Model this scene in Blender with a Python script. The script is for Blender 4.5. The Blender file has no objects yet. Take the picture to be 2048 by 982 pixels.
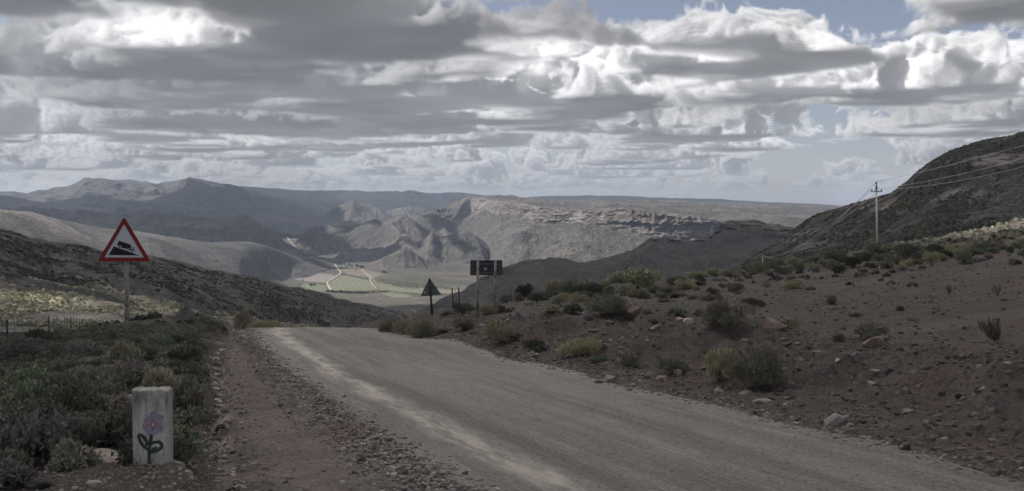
import bpy, math, random, time
import numpy as np
random.seed(7); np.random.seed(7)
T0=time.time()
scene=bpy.context.scene; COL=scene.collection
# ------------------------------------------------------------------ camera
CAMH=1.6; FPX=2053.; TH=math.atan(71/FPX)
cam_d=bpy.data.cameras.new('camera'); cam=bpy.data.objects.new('camera',cam_d); COL.objects.link(cam)
cam.location=(0,0,CAMH); cam.rotation_euler=(math.pi/2-TH,0,0)
cam_d.sensor_width=36; cam_d.lens=36*FPX/2048; cam_d.clip_start=.1; cam_d.clip_end=90000
scene.camera=cam
# ------------------------------------------------------------------ view, world, sun
scene.view_settings.view_transform='Standard'; scene.view_settings.look='None'
scene.view_settings.exposure=0.27; scene.view_settings.gamma=1.0; scene.view_settings.use_curve_mapping=False
scene.cycles.max_bounces=8; scene.cycles.diffuse_bounces=5; scene.cycles.transmission_bounces=6; scene.cycles.volume_bounces=1
SUN_AZ=math.radians(-75); SUN_EL=math.radians(48); SUN_STRENGTH=5.0; HAZE=3.6e-5
SDIR=np.array([math.sin(SUN_AZ)*math.cos(SUN_EL), math.cos(SUN_AZ)*math.cos(SUN_EL), math.sin(SUN_EL)])
sl=bpy.data.lights.new('sun','SUN'); sl.energy=SUN_STRENGTH; sl.angle=math.radians(.5); sl.color=(1,.965,.91)
so=bpy.data.objects.new('sun',sl); COL.objects.link(so)
from mathutils import Vector, Matrix
so.rotation_euler=Vector(SDIR).to_track_quat('Z','Y').to_euler(); so.location=(-40,10,60)

# --- clouds of the sky: a cumulus field computed by ray marching a 3-D density, stored by direction
import numpy as np, time, math

def make_tile(n, seed):
    r=np.random.RandomState(seed); a=np.fft.rfftn(r.randn(n,n,n).astype(np.float32))
    k=np.fft.fftfreq(n)*n; kz=np.fft.rfftfreq(n)*n
    K=np.sqrt(k[:,None,None]**2+k[None,:,None]**2+kz[None,None,:]**2)
    a*=np.exp(-((K-n/14.)/(n/26.))**2); t=np.fft.irfftn(a,s=(n,n,n)).astype(np.float32)
    return t/t.std()
class Cloud:
    def __init__(s):
        s.n=64; s.t=make_tile(64,5).ravel()
    def tri(s,x,y,z):
        n=s.n; xi=np.floor(x); yi=np.floor(y); zi=np.floor(z)
        fx=(x-xi).astype(np.float32); fy=(y-yi).astype(np.float32); fz=(z-zi).astype(np.float32)
        m=n-1; x0=xi.astype(np.int32)&m; x1=(x0+1)&m; y0=yi.astype(np.int32)&m; y1=(y0+1)&m; z0=zi.astype(np.int32)&m; z1=(z0+1)&m
        x0=x0*(n*n); x1=x1*(n*n); y0=y0*n; y1=y1*n; t=s.t
        a=t[x0+y0+z0]; a+=fx*(t[x1+y0+z0]-a); b=t[x0+y1+z0]; b+=fx*(t[x1+y1+z0]-b); a+=fy*(b-a)
        c=t[x0+y0+z1]; c+=fx*(t[x1+y0+z1]-c); d=t[x0+y1+z1]; d+=fx*(t[x1+y1+z1]-d); c+=fy*(d-c)
        return a+fz*(c-a)
    OFF=(17.1,1.3)
    def noise(s,x,y,h,octs=7):
        x=x+s.OFF[0]; y=y+s.OFF[1]
        # kilometres in; tile period 64 cells, ~14 cycles
        v=0.55*s.tri(x*3.4+3,y*3.0+7,h*2.4+2)+.3*s.tri(x*1.2,y*1.2,h*1.2)
        v+=0.42*s.tri(x*6.3+13,y*6.3+27,h*6+2)
        f=9.0;a=.46
        for o in range(octs-2 if octs<6 else 6):
            q=s.tri(x*f+o*9.1,y*f+4.7*o,h*f+o*3.3)
            v+=a*(0.8-np.abs(q)*1.1)*np.exp(-np.hypot(x-s.OFF[0],y-s.OFF[1])*f/2600.); f*=2.0;a*=.60
        return v
def march(cl, az, el, C, L, steps=190, sun=(-.646,.173,.743), fine=6):
    """az, el radians (1-D); C coverage bias, L light factor -> radiance of the clouds, alpha"""
    hb,ht=1.45,2.7
    el=np.maximum(el,math.radians(.35))
    se=np.sin(el); dx=np.sin(az)*np.cos(el)/se; dy=np.cos(az)*np.cos(el)/se
    # flatten distances by a curved earth
    R=6371.
    def dist(h):   # slant distance to height h
        b=R*se; return -b+np.sqrt(b*b+2*R*h+h*h)
    T=np.ones_like(az); col=np.zeros_like(az); amb_c=np.zeros_like(az)
    dz=(ht-hb)/steps
    prev=dist(hb)
    fade=np.exp(-prev/62.)
    rnd=np.random.RandomState(1).rand(len(az)).astype(np.float32)
    def dens(x,y,h,hf,Cc,o):
        n=cl.noise(x,y,h,o)
        d=(n+Cc-1.45*hf**1.1)
        return np.clip(d*3.4,0,1)*np.clip(hf/.05,0,1)*np.clip((1.02-hf)*6,0,1)
    for i in range(steps):
        h=hb+dz*(i+.5+ (rnd-.5)*.3); hf=(h-hb)/(ht-hb)
        D=dist(h); ds=np.minimum(dist(hb+dz*(i+1))-dist(hb+dz*i),1.3)
        m=T>.02
        if not m.any(): break
        idx=np.nonzero(m)[0]
        ca=np.cos(el[idx]); x=D[idx]*ca*np.sin(az[idx]); y=D[idx]*ca*np.cos(az[idx])
        lod=fine
        d=dens(x,y,h[idx],hf[idx],C[idx],lod)
        k=d>0.003
        if not k.any(): continue
        idx=idx[k]; x=x[k]; y=y[k]; d=d[k]; hh=h[idx]
        od=np.zeros_like(x)
        last=0
        for q in (.035,.10,.26,.6):
            hx=hh+sun[2]*q; hfx=(hx-hb)/(ht-hb)
            dd=dens(x+sun[0]*q,y+sun[1]*q,hx,hfx,C[idx],6 if q<.2 else 4)*(hfx<1)
            od+=dd*(q-last); last=q
        lit=.66*np.exp(-od*15)+.34*np.exp(-od*2.6)
        a=1-np.exp(-d*ds[idx]*24.)
        e=lit*L[idx]*(1-.35*np.exp(-d*5)) 
        w=T[idx]*a
        col[idx]+=w*e; amb_c[idx]+=w*(.42+.62*hf[idx])*(.95+.30*np.clip(cl.tri(x*5+9,y*5,hh*5)*.6+cl.tri(x*14+9,y*14,hh*14)*.35,-1,1)); T[idx]*=1-a
    A=(1-T); kq=np.clip((el/0.01745-.36)/.9,0,1); A=A*kq; col=col*kq; amb_c=amb_c*kq
    return col,amb_c,A,fade
def px_dir(u,v):
    th=math.atan(71/2053.); dy=2053*math.cos(th)+(491-v)*math.sin(th); dz=-2053*math.sin(th)+(491-v)*math.cos(th)
    return math.atan2(u-1024,dy), math.atan2(dz,math.hypot(u-1024,dy))
def G(az,el,u,v,w,h):
    a,e=px_dir(u,v); s=1/2053.
    return np.exp(-((az-a)/(w*s))**2-((el-e)/(h*s))**2)
COV=[(0,70,90,60,.45),(330,235,200,30,-.12),(760,120,120,30,-.12),(1560,5,260,34,-.9),(1850,10,170,40,-.8),(1690,75,110,26,-.6),(1130,100,80,14,-.6),(1720,300,260,55,-.75),(1640,215,60,30,-.5),
 (2040,260,60,60,-.2),(1500,150,300,80,.5),(300,150,420,90,.35),(900,60,350,90,.42),(1300,110,350,70,.35),(620,230,300,60,.12),(1880,180,160,40,.5),(1900,262,150,20,.5),(1460,280,150,30,.45),(1730,325,60,14,.7),
 (100,320,250,25,-.3),(470,262,30,20,-.3),(1250,350,400,20,-.1),(650,300,300,20,.2)]
LIG=[(850,200,200,35,.3),(600,190,120,25,.3),(120,110,60,20,.2),(300,165,380,50,-.45),(50,15,150,40,-.6),(400,245,350,16,-.15),(880,60,110,60,-.45),(650,90,160,70,-.12),(1000,130,120,60,.35),(900,200,300,40,.2),(1180,15,160,40,-.45),(1450,205,230,22,-.25),(1850,215,240,18,-.2),(1500,120,400,110,.35),(1900,130,200,80,.3),
 (260,55,190,38,.75),(480,95,110,16,.5),(780,15,150,30,.5),(1350,120,350,70,.3),(1500,270,140,35,.3),(1900,165,130,30,.4),(40,235,90,60,.35),(620,285,350,16,.3),(1350,140,40,18,-.3),(650,225,120,30,-.2)]
def controls(az,el):
    C=np.full_like(az,-.30)
    eld=np.degrees(el)
    C+= .22*np.clip((eld-2.0)/5,0,1) -.62*np.clip((3.2-eld)/2.2,0,1)
    for u,v,w,h,k in COV: C+=k*G(az,el,u,v,w,h)
    L=np.ones_like(az)
    for u,v,w,h,k in LIG: L*=np.exp(k*(1.1 if k<0 else .75)*G(az,el,u,v,w,h))
    return C.astype(np.float32),L.astype(np.float32),None
def compose(col,amb,A,fade,B,sky):
    s=(col*.60)[:,None]*np.array([1.,.985,.97])+(amb*.24)[:,None]*np.array([.93,.96,1.06])
    al=A[:,None]*(1-.55*np.clip(1-fade*1.6,0,1))[:,None]; hz=np.array([.43,.45,.48])
    f=fade[:,None]
    c=s*f*(al/np.maximum(A[:,None],1e-4))+al*hz*(1-f)
    A[:]=al[:,0]
    return c+(1-al)*sky

def cloud_image(name,a0,a1,e0,e1,w,h,fine):
    a=a0+(np.arange(w)+.5)/w*(a1-a0); e=e0+(np.arange(h)+.5)/h*(e1-e0)
    A,E=np.meshgrid(a,e); az=A.ravel().astype(np.float32); el=E.ravel().astype(np.float32)
    C,L,B=controls(az,el)
    col,amb,al,fade=march(CL,az,el,C,L,steps=190 if fine else 40,fine=7 if fine else 4)
    rgb=compose(col*L,amb*(.45+.55*L),al,fade,None,np.zeros((len(az),3)))
    px=np.concatenate([rgb,al[:,None]],1).astype(np.float32)
    im=bpy.data.images.new(name,w,h,alpha=True,float_buffer=True); im.colorspace_settings.name='Non-Color'; im.alpha_mode='CHANNEL_PACKED'
    im.pixels.foreach_set(px.ravel()); im.update(); im.pack()
    return im
CL=Cloud()
R=math.radians
IM_F=cloud_image('cloud_field_detail',R(-36),R(36),0.0,R(17),1600,380,True)
IM_A=cloud_image('cloud_field',-math.pi,math.pi,0.0,R(90),640,160,False)
world=bpy.data.worlds.new('World'); scene.world=world; world.use_nodes=True
nt=world.node_tree; nt.nodes.clear(); N=nt.nodes.new; LK=nt.links.new
def wm(op,a,b=None,c=None):
    n=N('ShaderNodeMath'); n.operation=op
    for i,x in enumerate((a,b,c)):
        if x is None: continue
        if isinstance(x,(int,float)): n.inputs[i].default_value=x
        else: LK(x,n.inputs[i])
    return n.outputs[0]
SKYS=.085
out=N('ShaderNodeOutputWorld'); bg=N('ShaderNodeBackground'); bg.inputs[1].default_value=SKYS; LK(bg.outputs[0],out.inputs[0])
sky=N('ShaderNodeTexSky'); sky.sky_type='NISHITA'; sky.sun_disc=False; sky.sun_elevation=SUN_EL; sky.sun_rotation=SUN_AZ
sky.altitude=900; sky.air_density=1.0; sky.dust_density=.6; sky.ozone_density=1.0
tc=N('ShaderNodeTexCoord'); sp=N('ShaderNodeSeparateXYZ'); LK(tc.outputs['Generated'],sp.inputs[0])
az=wm('ARCTAN2',sp.outputs[0],sp.outputs[1]); el=wm('ARCSINE',wm('MINIMUM',wm('MAXIMUM',sp.outputs[2],-1.0),1.0))
def tex(im,a0,a1,e0,e1):
    u=wm('DIVIDE',wm('SUBTRACT',az,a0),a1-a0); v=wm('DIVIDE',wm('SUBTRACT',el,e0),e1-e0)
    c=N('ShaderNodeCombineXYZ'); LK(u,c.inputs[0]); LK(wm('MAXIMUM',v,.002),c.inputs[1])
    t=N('ShaderNodeTexImage'); t.image=im; t.interpolation='Linear'; t.extension='EXTEND'; LK(c.outputs[0],t.inputs[0]); return t
tf=tex(IM_F,R(-36),R(36),0.0,R(17)); ta=tex(IM_A,-math.pi,math.pi,0.0,R(90))
fa=wm('MULTIPLY_ADD',wm('ABSOLUTE',az),-1/R(3),R(35)/R(3)); fe=wm('MULTIPLY_ADD',el,-1/R(2),R(16.5)/R(2))
mk=wm('MAXIMUM',wm('MINIMUM',wm('MINIMUM',fa,fe),1.0),0.0)
def wmix(f,a,b):
    m=N('ShaderNodeMix'); m.data_type='RGBA'
    if isinstance(f,float): m.inputs[0].default_value=f
    else: LK(f,m.inputs[0])
    for i,x in ((6,a),(7,b)):
        if isinstance(x,tuple): m.inputs[i].default_value=x
        else: LK(x,m.inputs[i])
    return m.outputs[2]
ccol=wmix(mk,ta.outputs[0],tf.outputs[0])
ma=N('ShaderNodeMix'); LK(mk,ma.inputs[0]); LK(ta.outputs[1],ma.inputs[2]); LK(tf.outputs[1],ma.inputs[3])
hs=N('ShaderNodeHueSaturation'); hs.inputs['Saturation'].default_value=.7; hs.inputs['Value'].default_value=.8; _w=N('ShaderNodeVectorMath'); _w.operation='MULTIPLY'; LK(sky.outputs[0],_w.inputs[0]); _w.inputs[1].default_value=(1.0,.93,1.03); LK(_w.outputs[0],hs.inputs['Color'])
va=N('ShaderNodeVectorMath'); va.operation='SCALE'; LK(ccol,va.inputs[0]); va.inputs['Scale'].default_value=.92/SKYS
vb=N('ShaderNodeVectorMath'); vb.operation='SCALE'; LK(hs.outputs[0],vb.inputs[0]); LK(wm('SUBTRACT',1.0,ma.outputs[0]),vb.inputs['Scale'])
vc=N('ShaderNodeVectorMath'); vc.operation='ADD'; LK(va.outputs[0],vc.inputs[0]); LK(vb.outputs[0],vc.inputs[1]); LK(vc.outputs[0],bg.inputs[0])

# ------------------------------------------------------------------ helpers
def ray(u,v):
    u=np.asarray(u,float); v=np.asarray(v,float)
    dy=FPX*math.cos(TH)+(491-v)*math.sin(TH); dz=-FPX*math.sin(TH)+(491-v)*math.cos(TH)
    return (u-1024)/dy, dz/dy
def P(u,v,Y):
    a,b=ray(u,v); return np.stack([a*Y, np.broadcast_to(np.asarray(Y,float),np.shape(a*Y)), CAMH+b*Y],-1)
_tab=np.random.RandomState(3).rand(512,512)*2-1
def vn(x,y,s=0):
    x=np.asarray(x,float)+s*37.7; y=np.asarray(y,float)+s*91.3
    xi=np.floor(x).astype(int); yi=np.floor(y).astype(int); fx=x-xi; fy=y-yi
    fx=fx*fx*fx*(fx*(fx*6-15)+10); fy=fy*fy*fy*(fy*(fy*6-15)+10)
    a=_tab[xi&511,yi&511]; b=_tab[(xi+1)&511,yi&511]; c=_tab[xi&511,(yi+1)&511]; d=_tab[(xi+1)&511,(yi+1)&511]
    return (a+(b-a)*fx)*(1-fy)+(c+(d-c)*fx)*fy
def fbm(x,y,o=4,s=0,g=.5):
    r=0;a=1;f=1
    for i in range(o):
        r=r+a*vn(x*f,y*f,s+i*3); a*=g; f*=2.03
    return r
def ridged(x,y,o=4,s=0):
    r=0;a=1;f=1
    for i in range(o):
        r=r+a*(1-2*np.abs(vn(x*f,y*f,s+i*3))); a*=.5; f*=2.05
    return r
def sst(a,b,x):
    t=np.clip((np.asarray(x,float)-a)/(b-a),0,1); return t*t*(3-2*t)
def mesh_np(name,V,Fq,smooth=True,attrs=None,uv=None):
    V=np.ascontiguousarray(V,dtype=np.float32).reshape(-1,3); Fq=np.ascontiguousarray(Fq,dtype=np.int32); n,k=Fq.shape
    me=bpy.data.meshes.new(name); me.vertices.add(len(V)); me.vertices.foreach_set('co',V.ravel())
    me.loops.add(n*k); me.loops.foreach_set('vertex_index',Fq.ravel()); me.polygons.add(n)
    me.polygons.foreach_set('loop_start',np.arange(0,n*k,k,dtype=np.int32))
    me.polygons.foreach_set('use_smooth',np.full(n,smooth,dtype=bool)); me.update(calc_edges=True)
    for an,av in (attrs or {}).items():
        av=np.asarray(av,dtype=np.float32)
        if av.ndim==1:
            a=me.attributes.new(an,'FLOAT','POINT'); a.data.foreach_set('value',av)
        else:
            a=me.attributes.new(an,'FLOAT_COLOR','POINT'); a.data.foreach_set('color',np.concatenate([av,np.ones((len(av),1),np.float32)],1).ravel())
    if uv is not None:
        l=me.uv_layers.new(name='uv'); l.data.foreach_set('uv',np.asarray(uv,np.float32)[Fq.ravel()].ravel())
    return me
def gridf(r,c,wrap=False):
    i=np.arange(r-1)[:,None]; j=np.arange(c if wrap else c-1)[None,:]; j2=(j+1)%c
    return np.stack([i*c+j,i*c+j2,(i+1)*c+j2,(i+1)*c+j],-1).reshape(-1,4)
def obj(name,me,mat=None,parent=None,loc=None):
    o=bpy.data.objects.new(name,me); COL.objects.link(o)
    if mat is not None and not me.materials: me.materials.append(mat)
    if parent is not None: o.parent=parent
    if loc is not None: o.location=loc
    return o
def tag(o,label=None,cat=None,group=None,kind=None):
    if label: o['label']=label
    if cat: o['category']=cat
    if group: o['group']=group
    if kind: o['kind']=kind
    return o
def empty(name,loc,rz=0):
    o=bpy.data.objects.new(name,None); COL.objects.link(o); o.location=loc; o.rotation_euler=(0,0,rz); o.empty_display_size=.1; return o
class MB:
    def __init__(s): s.v=[]; s.f=[]
    def add(s,v,f):
        n=len(s.v); s.v+= [tuple(p) for p in v]; s.f+=[tuple(i+n for i in q) for q in f]; return s
    def box(s,a,b):
        (x0,y0,z0),(x1,y1,z1)=a,b
        return s.add([(x0,y0,z0),(x1,y0,z0),(x1,y1,z0),(x0,y1,z0),(x0,y0,z1),(x1,y0,z1),(x1,y1,z1),(x0,y1,z1)],
          [(0,3,2,1),(4,5,6,7),(0,1,5,4),(1,2,6,5),(2,3,7,6),(3,0,4,7)])
    def tube(s,pts,rad,n=8,cap=True,wob=0):
        pts=[Vector(p) for p in pts]
        if isinstance(rad,(int,float)): rad=[rad]*len(pts)
        base=len(s.v); ref=Vector((0,0,1))
        for i,p in enumerate(pts):
            d=(pts[min(i+1,len(pts)-1)]-pts[max(i-1,0)]).normalized()
            r=ref if abs(d.dot(ref))<.9 else Vector((1,0,0))
            a=d.cross(r).normalized(); b=d.cross(a)
            for k in range(n):
                t=2*math.pi*k/n; rr=rad[i]*(1+wob*(random.random()-.5))
                s.v.append(tuple(p+a*math.cos(t)*rr+b*math.sin(t)*rr))
        for i in range(len(pts)-1):
            for k in range(n):
                k2=(k+1)%n; s.f.append((base+i*n+k,base+i*n+k2,base+(i+1)*n+k2,base+(i+1)*n+k))
        if cap:
            s.f.append(tuple(base+k for k in range(n))[::-1]); s.f.append(tuple(base+(len(pts)-1)*n+k for k in range(n)))
        return s
    def prism(s,poly,y0,y1):
        n=len(poly); v=[(x,y0,z) for x,z in poly]+[(x,y1,z) for x,z in poly]
        f=[tuple(range(n)),tuple(range(2*n-1,n-1,-1))]+[(i,i+n,(i+1)%n+n,(i+1)%n) for i in range(n)]
        return s.add(v,f)
    def build(s,name,mat,parent=None,loc=None,smooth=False):
        me=bpy.data.meshes.new(name); me.from_pydata(s.v,[],s.f); me.update()
        if smooth: me.polygons.foreach_set('use_smooth',np.ones(len(me.polygons),dtype=bool))
        return obj(name,me,mat,parent,loc)
# --- materials
class M:
    def __init__(s,name,rough=.9,spec=.2):
        s.m=bpy.data.materials.new(name); s.m.use_nodes=True; s.t=s.m.node_tree; s.t.nodes.clear()
        s.o=s.n('ShaderNodeOutputMaterial'); s.b=s.n('ShaderNodeBsdfPrincipled'); s.l(s.b.outputs[0],s.o.inputs[0])
        s.b.inputs['Roughness'].default_value=rough; s.b.inputs['Specular IOR Level'].default_value=spec
        s.geo=None
    def n(s,t): return s.t.nodes.new(t)
    def l(s,a,b): s.t.links.new(a,b)
    def pos(s,scale=(1,1,1),world=True):
        if world:
            g=s.n('ShaderNodeNewGeometry'); p=g.outputs['Position']
        else:
            g=s.n('ShaderNodeTexCoord'); p=g.outputs['Object']
        m=s.n('ShaderNodeVectorMath'); m.operation='MULTIPLY'; s.l(p,m.inputs[0]); m.inputs[1].default_value=scale; return m.outputs[0]
    def set(s,i,x):
        if isinstance(x,(int,float)): i.default_value=x
        elif isinstance(x,tuple): i.default_value=x if len(x)==4 else (*x,1)
        else: s.l(x,i)
    def noise(s,p,sc,d=4,r=.55,dist=0.):
        n=s.n('ShaderNodeTexNoise'); s.l(p,n.inputs['Vector']); n.inputs['Scale'].default_value=sc; n.inputs['Detail'].default_value=d; n.inputs['Roughness'].default_value=r; n.inputs['Distortion'].default_value=dist; return n.outputs[0]
    def vor(s,p,sc,feat='F1',o=0,rnd=1.):
        n=s.n('ShaderNodeTexVoronoi'); n.feature=feat; s.l(p,n.inputs['Vector']); n.inputs['Scale'].default_value=sc; n.inputs['Randomness'].default_value=rnd; return n.outputs[o]
    def ramp(s,x,a,b,lo=0.,hi=1.,):
        n=s.n('ShaderNodeMapRange'); n.interpolation_type='SMOOTHSTEP'; s.l(x,n.inputs[0])
        for i,q in enumerate((a,b,lo,hi)): n.inputs[i+1].default_value=q
        return n.outputs[0]
    def math(s,op,a,b=0.,c=None):
        n=s.n('ShaderNodeMath'); n.operation=op; s.set(n.inputs[0],a); s.set(n.inputs[1],b)
        if c is not None: s.set(n.inputs[2],c)
        return n.outputs[0]
    def mix(s,f,a,b,mode='MIX'):
        n=s.n('ShaderNodeMix'); n.data_type='RGBA'; n.blend_type=mode; s.set(n.inputs[0],f); s.set(n.inputs[6],a); s.set(n.inputs[7],b); return n.outputs[2]
    def attr(s,name,o='Fac'):
        n=s.n('ShaderNodeAttribute'); n.attribute_name=name; return n.outputs[o]
    def objrand(s): return s.n('ShaderNodeObjectInfo').outputs['Random']
    def mulv(s,c,f):
        n=s.n('ShaderNodeVectorMath'); n.operation='SCALE'; s.set(n.inputs[0],c); s.set(n.inputs['Scale'],f); return n.outputs[0]
    def color(s,c): s.set(s.b.inputs['Base Color'],c); return s
    def bump(s,hts,dist=1.,strength=1.):
        nrm=None
        for h,d in hts:
            b=s.n('ShaderNodeBump'); b.inputs['Strength'].default_value=strength; b.inputs['Distance'].default_value=d; s.l(h,b.inputs['Height'])
            if nrm is not None: s.l(nrm,b.inputs['Normal'])
            nrm=b.outputs[0]
        s.l(nrm,s.b.inputs['Normal']); return s
def c3(r,g,b): return (r,g,b)
#--- hill materials: scrub over stony soil, rock where the 'rock' attribute says
def hill_mat(name,L,scrub,soil,rock,pale,bumpk=1.,palefac=.5):
    """L = size in metres of the main mottling"""
    m=M(name); p=m.pos()
    big=m.noise(p,.15/L,5,.6); mid=m.noise(p,1.0/L,6,.65); fine=m.noise(p,6./L,5,.7)
    c=m.mix(m.ramp(big,.38,.62),scrub,soil)
    c=m.mix(m.ramp(mid,.5,.66,0,.75),c,tuple(x*.62 for x in scrub))
    c=m.mix(m.ramp(fine,.53,.66,0,palefac),c,pale); c=m.mix(m.ramp(m.noise(p,3./L,3,.6),.56,.64,0,.35),c,pale)
    v=m.vor(p,2.2/L); c=m.mix(m.ramp(v,.18,.40,.8,0),c,tuple(x*.5 for x in scrub))
    ra=m.attr('rock'); st=m.noise(m.pos((1,1,6)),.9/L,6,.7)
    rm=m.math('MULTIPLY',ra,m.ramp(st,.36,.56)); rc=m.mix(m.ramp(m.noise(m.pos((1,1,3)),2.5/L,5,.7),.35,.65),tuple(x*.5 for x in rock),rock)
    rc=m.mix(m.ramp(m.noise(p,.5/L,3,.5),.5,.62,0,.7),rc,pale)
    c=m.mix(rm,c,rc); m.color(c)
    m.bump([(mid,.35*L*bumpk),(fine,.10*L*bumpk),(st,.2*L*bumpk)])
    return m.m
# ------------------------------------------------------------------ near ground height function
SL=.065
def xw(y,w): return w/.945-.347*y            # lateral road coordinate w (m) -> x
def wx(x,y): return (x+.347*y)*.945
_y=[-10,8,15,22,31,60]
def w_ditch(y): return np.interp(y,[0,8,22,31,60],[-.05,.42,1.18,1.95,2.4])
def w_track(y): return np.interp(y,[0,8,15,24,31,60],[3.0,2.92,2.78,3.05,3.4,4.0])
def crest(y): return -.008*np.clip(y-32,0,14)**2-.224*np.clip(y-46,0,None)
ctrl=[]
for y in (-30,-12,-4,2,5,8,11,15,20,26,32):
    for w in (-1.0,1.5,4.,6.4): ctrl.append((float(xw(y,w)),y,0.))
for y in (40,50): 
    for w in (1.,4,6.4): ctrl.append((float(xw(y,w)),y,float(crest(y))))
for u,v,Y in [(2048,765,11),(1750,697,15),(1500,655,19),(1260,632,23),(1100,636,25),(1000,645,27),(900,655,30),(830,655,35),
  (2048,715,15),(1800,672,20),(1600,644,24),(1400,632,29),(1300,622,33),(1180,622,36),(1080,628,36),
  (2048,600,24),(1800,600,32),(1600,592,42),(1400,590,48),(1250,600,42),
  (2048,520,48),(1800,548,55),(1600,562,62),(1450,566,66),(2300,560,30),(2300,700,14),(2600,520,34),(2600,420,80),
  (955,634,41),(868,628,44),(915,634,46),(1000,610,50),(1050,596,55),(1150,580,60),(1300,566,68),(1480,549,78),(1600,532,86),(1750,501,96),(1900,482,108),(2048,442,122),(2250,392,122),
  (900,690,75),(1000,680,100),(1150,640,115),(1300,620,130),(1600,585,160),(1753,500,112),(1900,512,175),(2100,470,200),
  (-300,738,20),(-300,724,30),(0,729,20),(0,718,30),(100,706,30),(-300,745,38),(0,716,38),(100,706,38),(190,690,38),(190,682,31),(253,686,25),(-600,760,24),(0,775,15.9),(330,660,36),(450,658,34),
  (-300,715,45),(0,698,45),(100,690,45),(200,676,45),(300,672,47),(400,690,50),
  (-300,700,70),(0,676,70),(100,671,72),(200,671,72),(300,690,72),(450,730,72),
  (-300,690,100),(0,675,100),(100,673,100),(200,680,100),(300,700,100),(450,745,100),(600,785,100),
  (-300,700,142),(0,700,142),(100,702,142),(200,712,142),(300,725,142),(450,762,142),(600,792,142),(750,792,142),(900,740,130)]:
    q=P(u,v,Y); ctrl.append((q[0],q[1],q[2]+SL*Y))
for q in [(-14,0,.1),(-10,-15,.1),(14,0,.7),(14,-15,.6),(25,-6,1.2),(-30,-10,0),(60,-10,3),(0,-50,0),(-60,-40,0),(70,-50,3)]: ctrl.append(q)
ctrl=np.array(ctrl,float)
def tps(r2): return np.where(r2>1e-9,.5*r2*np.log(r2+1e-12),0)
SC=20.; cx=ctrl[:,:2]/SC; n_=len(cx)
Kt=tps(((cx[:,None]-cx[None])**2).sum(-1))+np.eye(n_)*2e-3; Pm=np.c_[np.ones(n_),cx]
A_=np.block([[Kt,Pm],[Pm.T,np.zeros((3,3))]]); W_=np.linalg.solve(A_,np.r_[ctrl[:,2],0,0,0])
def g_smooth(x,y):
    x=np.asarray(x,float); y=np.asarray(y,float); sh=x.shape; x=x.ravel()/SC; y2=y.ravel()/SC
    r=W_[n_]+W_[n_+1]*x+W_[n_+2]*y2
    for i in range(n_): r=r+W_[i]*tps((x-cx[i,0])**2+(y2-cx[i,1])**2)
    return (r-SL*y2*SC).reshape(sh)
def g_parts(x,y):
    x=np.asarray(x,float); y=np.asarray(y,float)
    Rr=np.hypot(x,y)+1e-6; kk=np.minimum(1,150./Rr)
    z=g_smooth(x*kk,y*kk)-.42*np.clip(Rr-150,0,None); w=wx(x,y); wd=w_ditch(y)+.10*vn(y*.9,y*0,4); R0=np.hypot(x,y)
    near=1-sst(40,60,y)
    onroad=sst(1.6,2.5,w)*(1-sst(6.3,6.9,w))*(1-sst(45,60,y))
    left=1-sst(wd-.35,wd-.05,w)                     # bank left of the ditch
    z=z+near*left*(.20+.05*vn(y*.7,x*.7,6))
    z=z-near*.13*np.exp(-((w-wd-.02)/.16)**2)       # ditch
    wr=(w-w_track(y)+.95)/.22                       # windrow of loose stones
    z=z+near*.05*np.exp(-wr**2)*(1+.5*vn(x*2,y*2,5))
    vg=sst(wd+.05,wd+.3,w)*(1-sst(w_track(y)-1.3,w_track(y)-1.05,w))*near
    z=z+vg*(.018*vn(x*2.3,y*2.3,9)+.024*np.sin((y*1.0-w*.5)*2*math.pi/.24+1.5*vn(x,y,3))*sst(-.2,.5,vn(w*2.2,y*.25,12)+.35))
    off=(1-onroad)
    z=z+off*near*( .05*fbm(x/1.3,y/1.3,4,20) )+off*(1-near)*.25*fbm(x/5,y/5,4,22)
    berm=sst(6.8,8.2,w)*(1-sst(9.5,12.5,w))*near
    z=z+berm*(.16*fbm(x/1.1,y/1.1,4,30)+.07*ridged(x/.5,y/.5,2,33))
    z=z+sst(6.6,7.4,w)*(1-sst(7.4,8.4,w))*near*(-.05)
    z=z+sst(9,14,w)*near*.08*fbm(x/3,y/3,3,40)
    z=z+onroad*(.012*np.cos((w-4.6)*1.1)+.006*vn(w*3,y*.3,50)+.004*vn(x*4,y*4,51))
    return z,w,onroad
def gz(x,y): return g_parts(x,y)[0]
def hit(u,v,ymax=130.):
    """ground point seen at photo pixel (u,v); on a skyline the point of closest approach"""
    a,b=ray(u,v); a=float(a); b=float(b)
    Y=np.exp(np.linspace(math.log(3.),math.log(ymax),700)); d=CAMH+b*Y-gz(a*Y,Y)
    k=np.nonzero(d<0)[0]
    if len(k) and k[0]>0:
        i=k[0]; t=d[i-1]/(d[i-1]-d[i]); y=Y[i-1]+t*(Y[i]-Y[i-1])
    else: y=Y[np.argmin(d/Y)]
    return float(a*y),float(y),float(gz(a*y,y))
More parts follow.
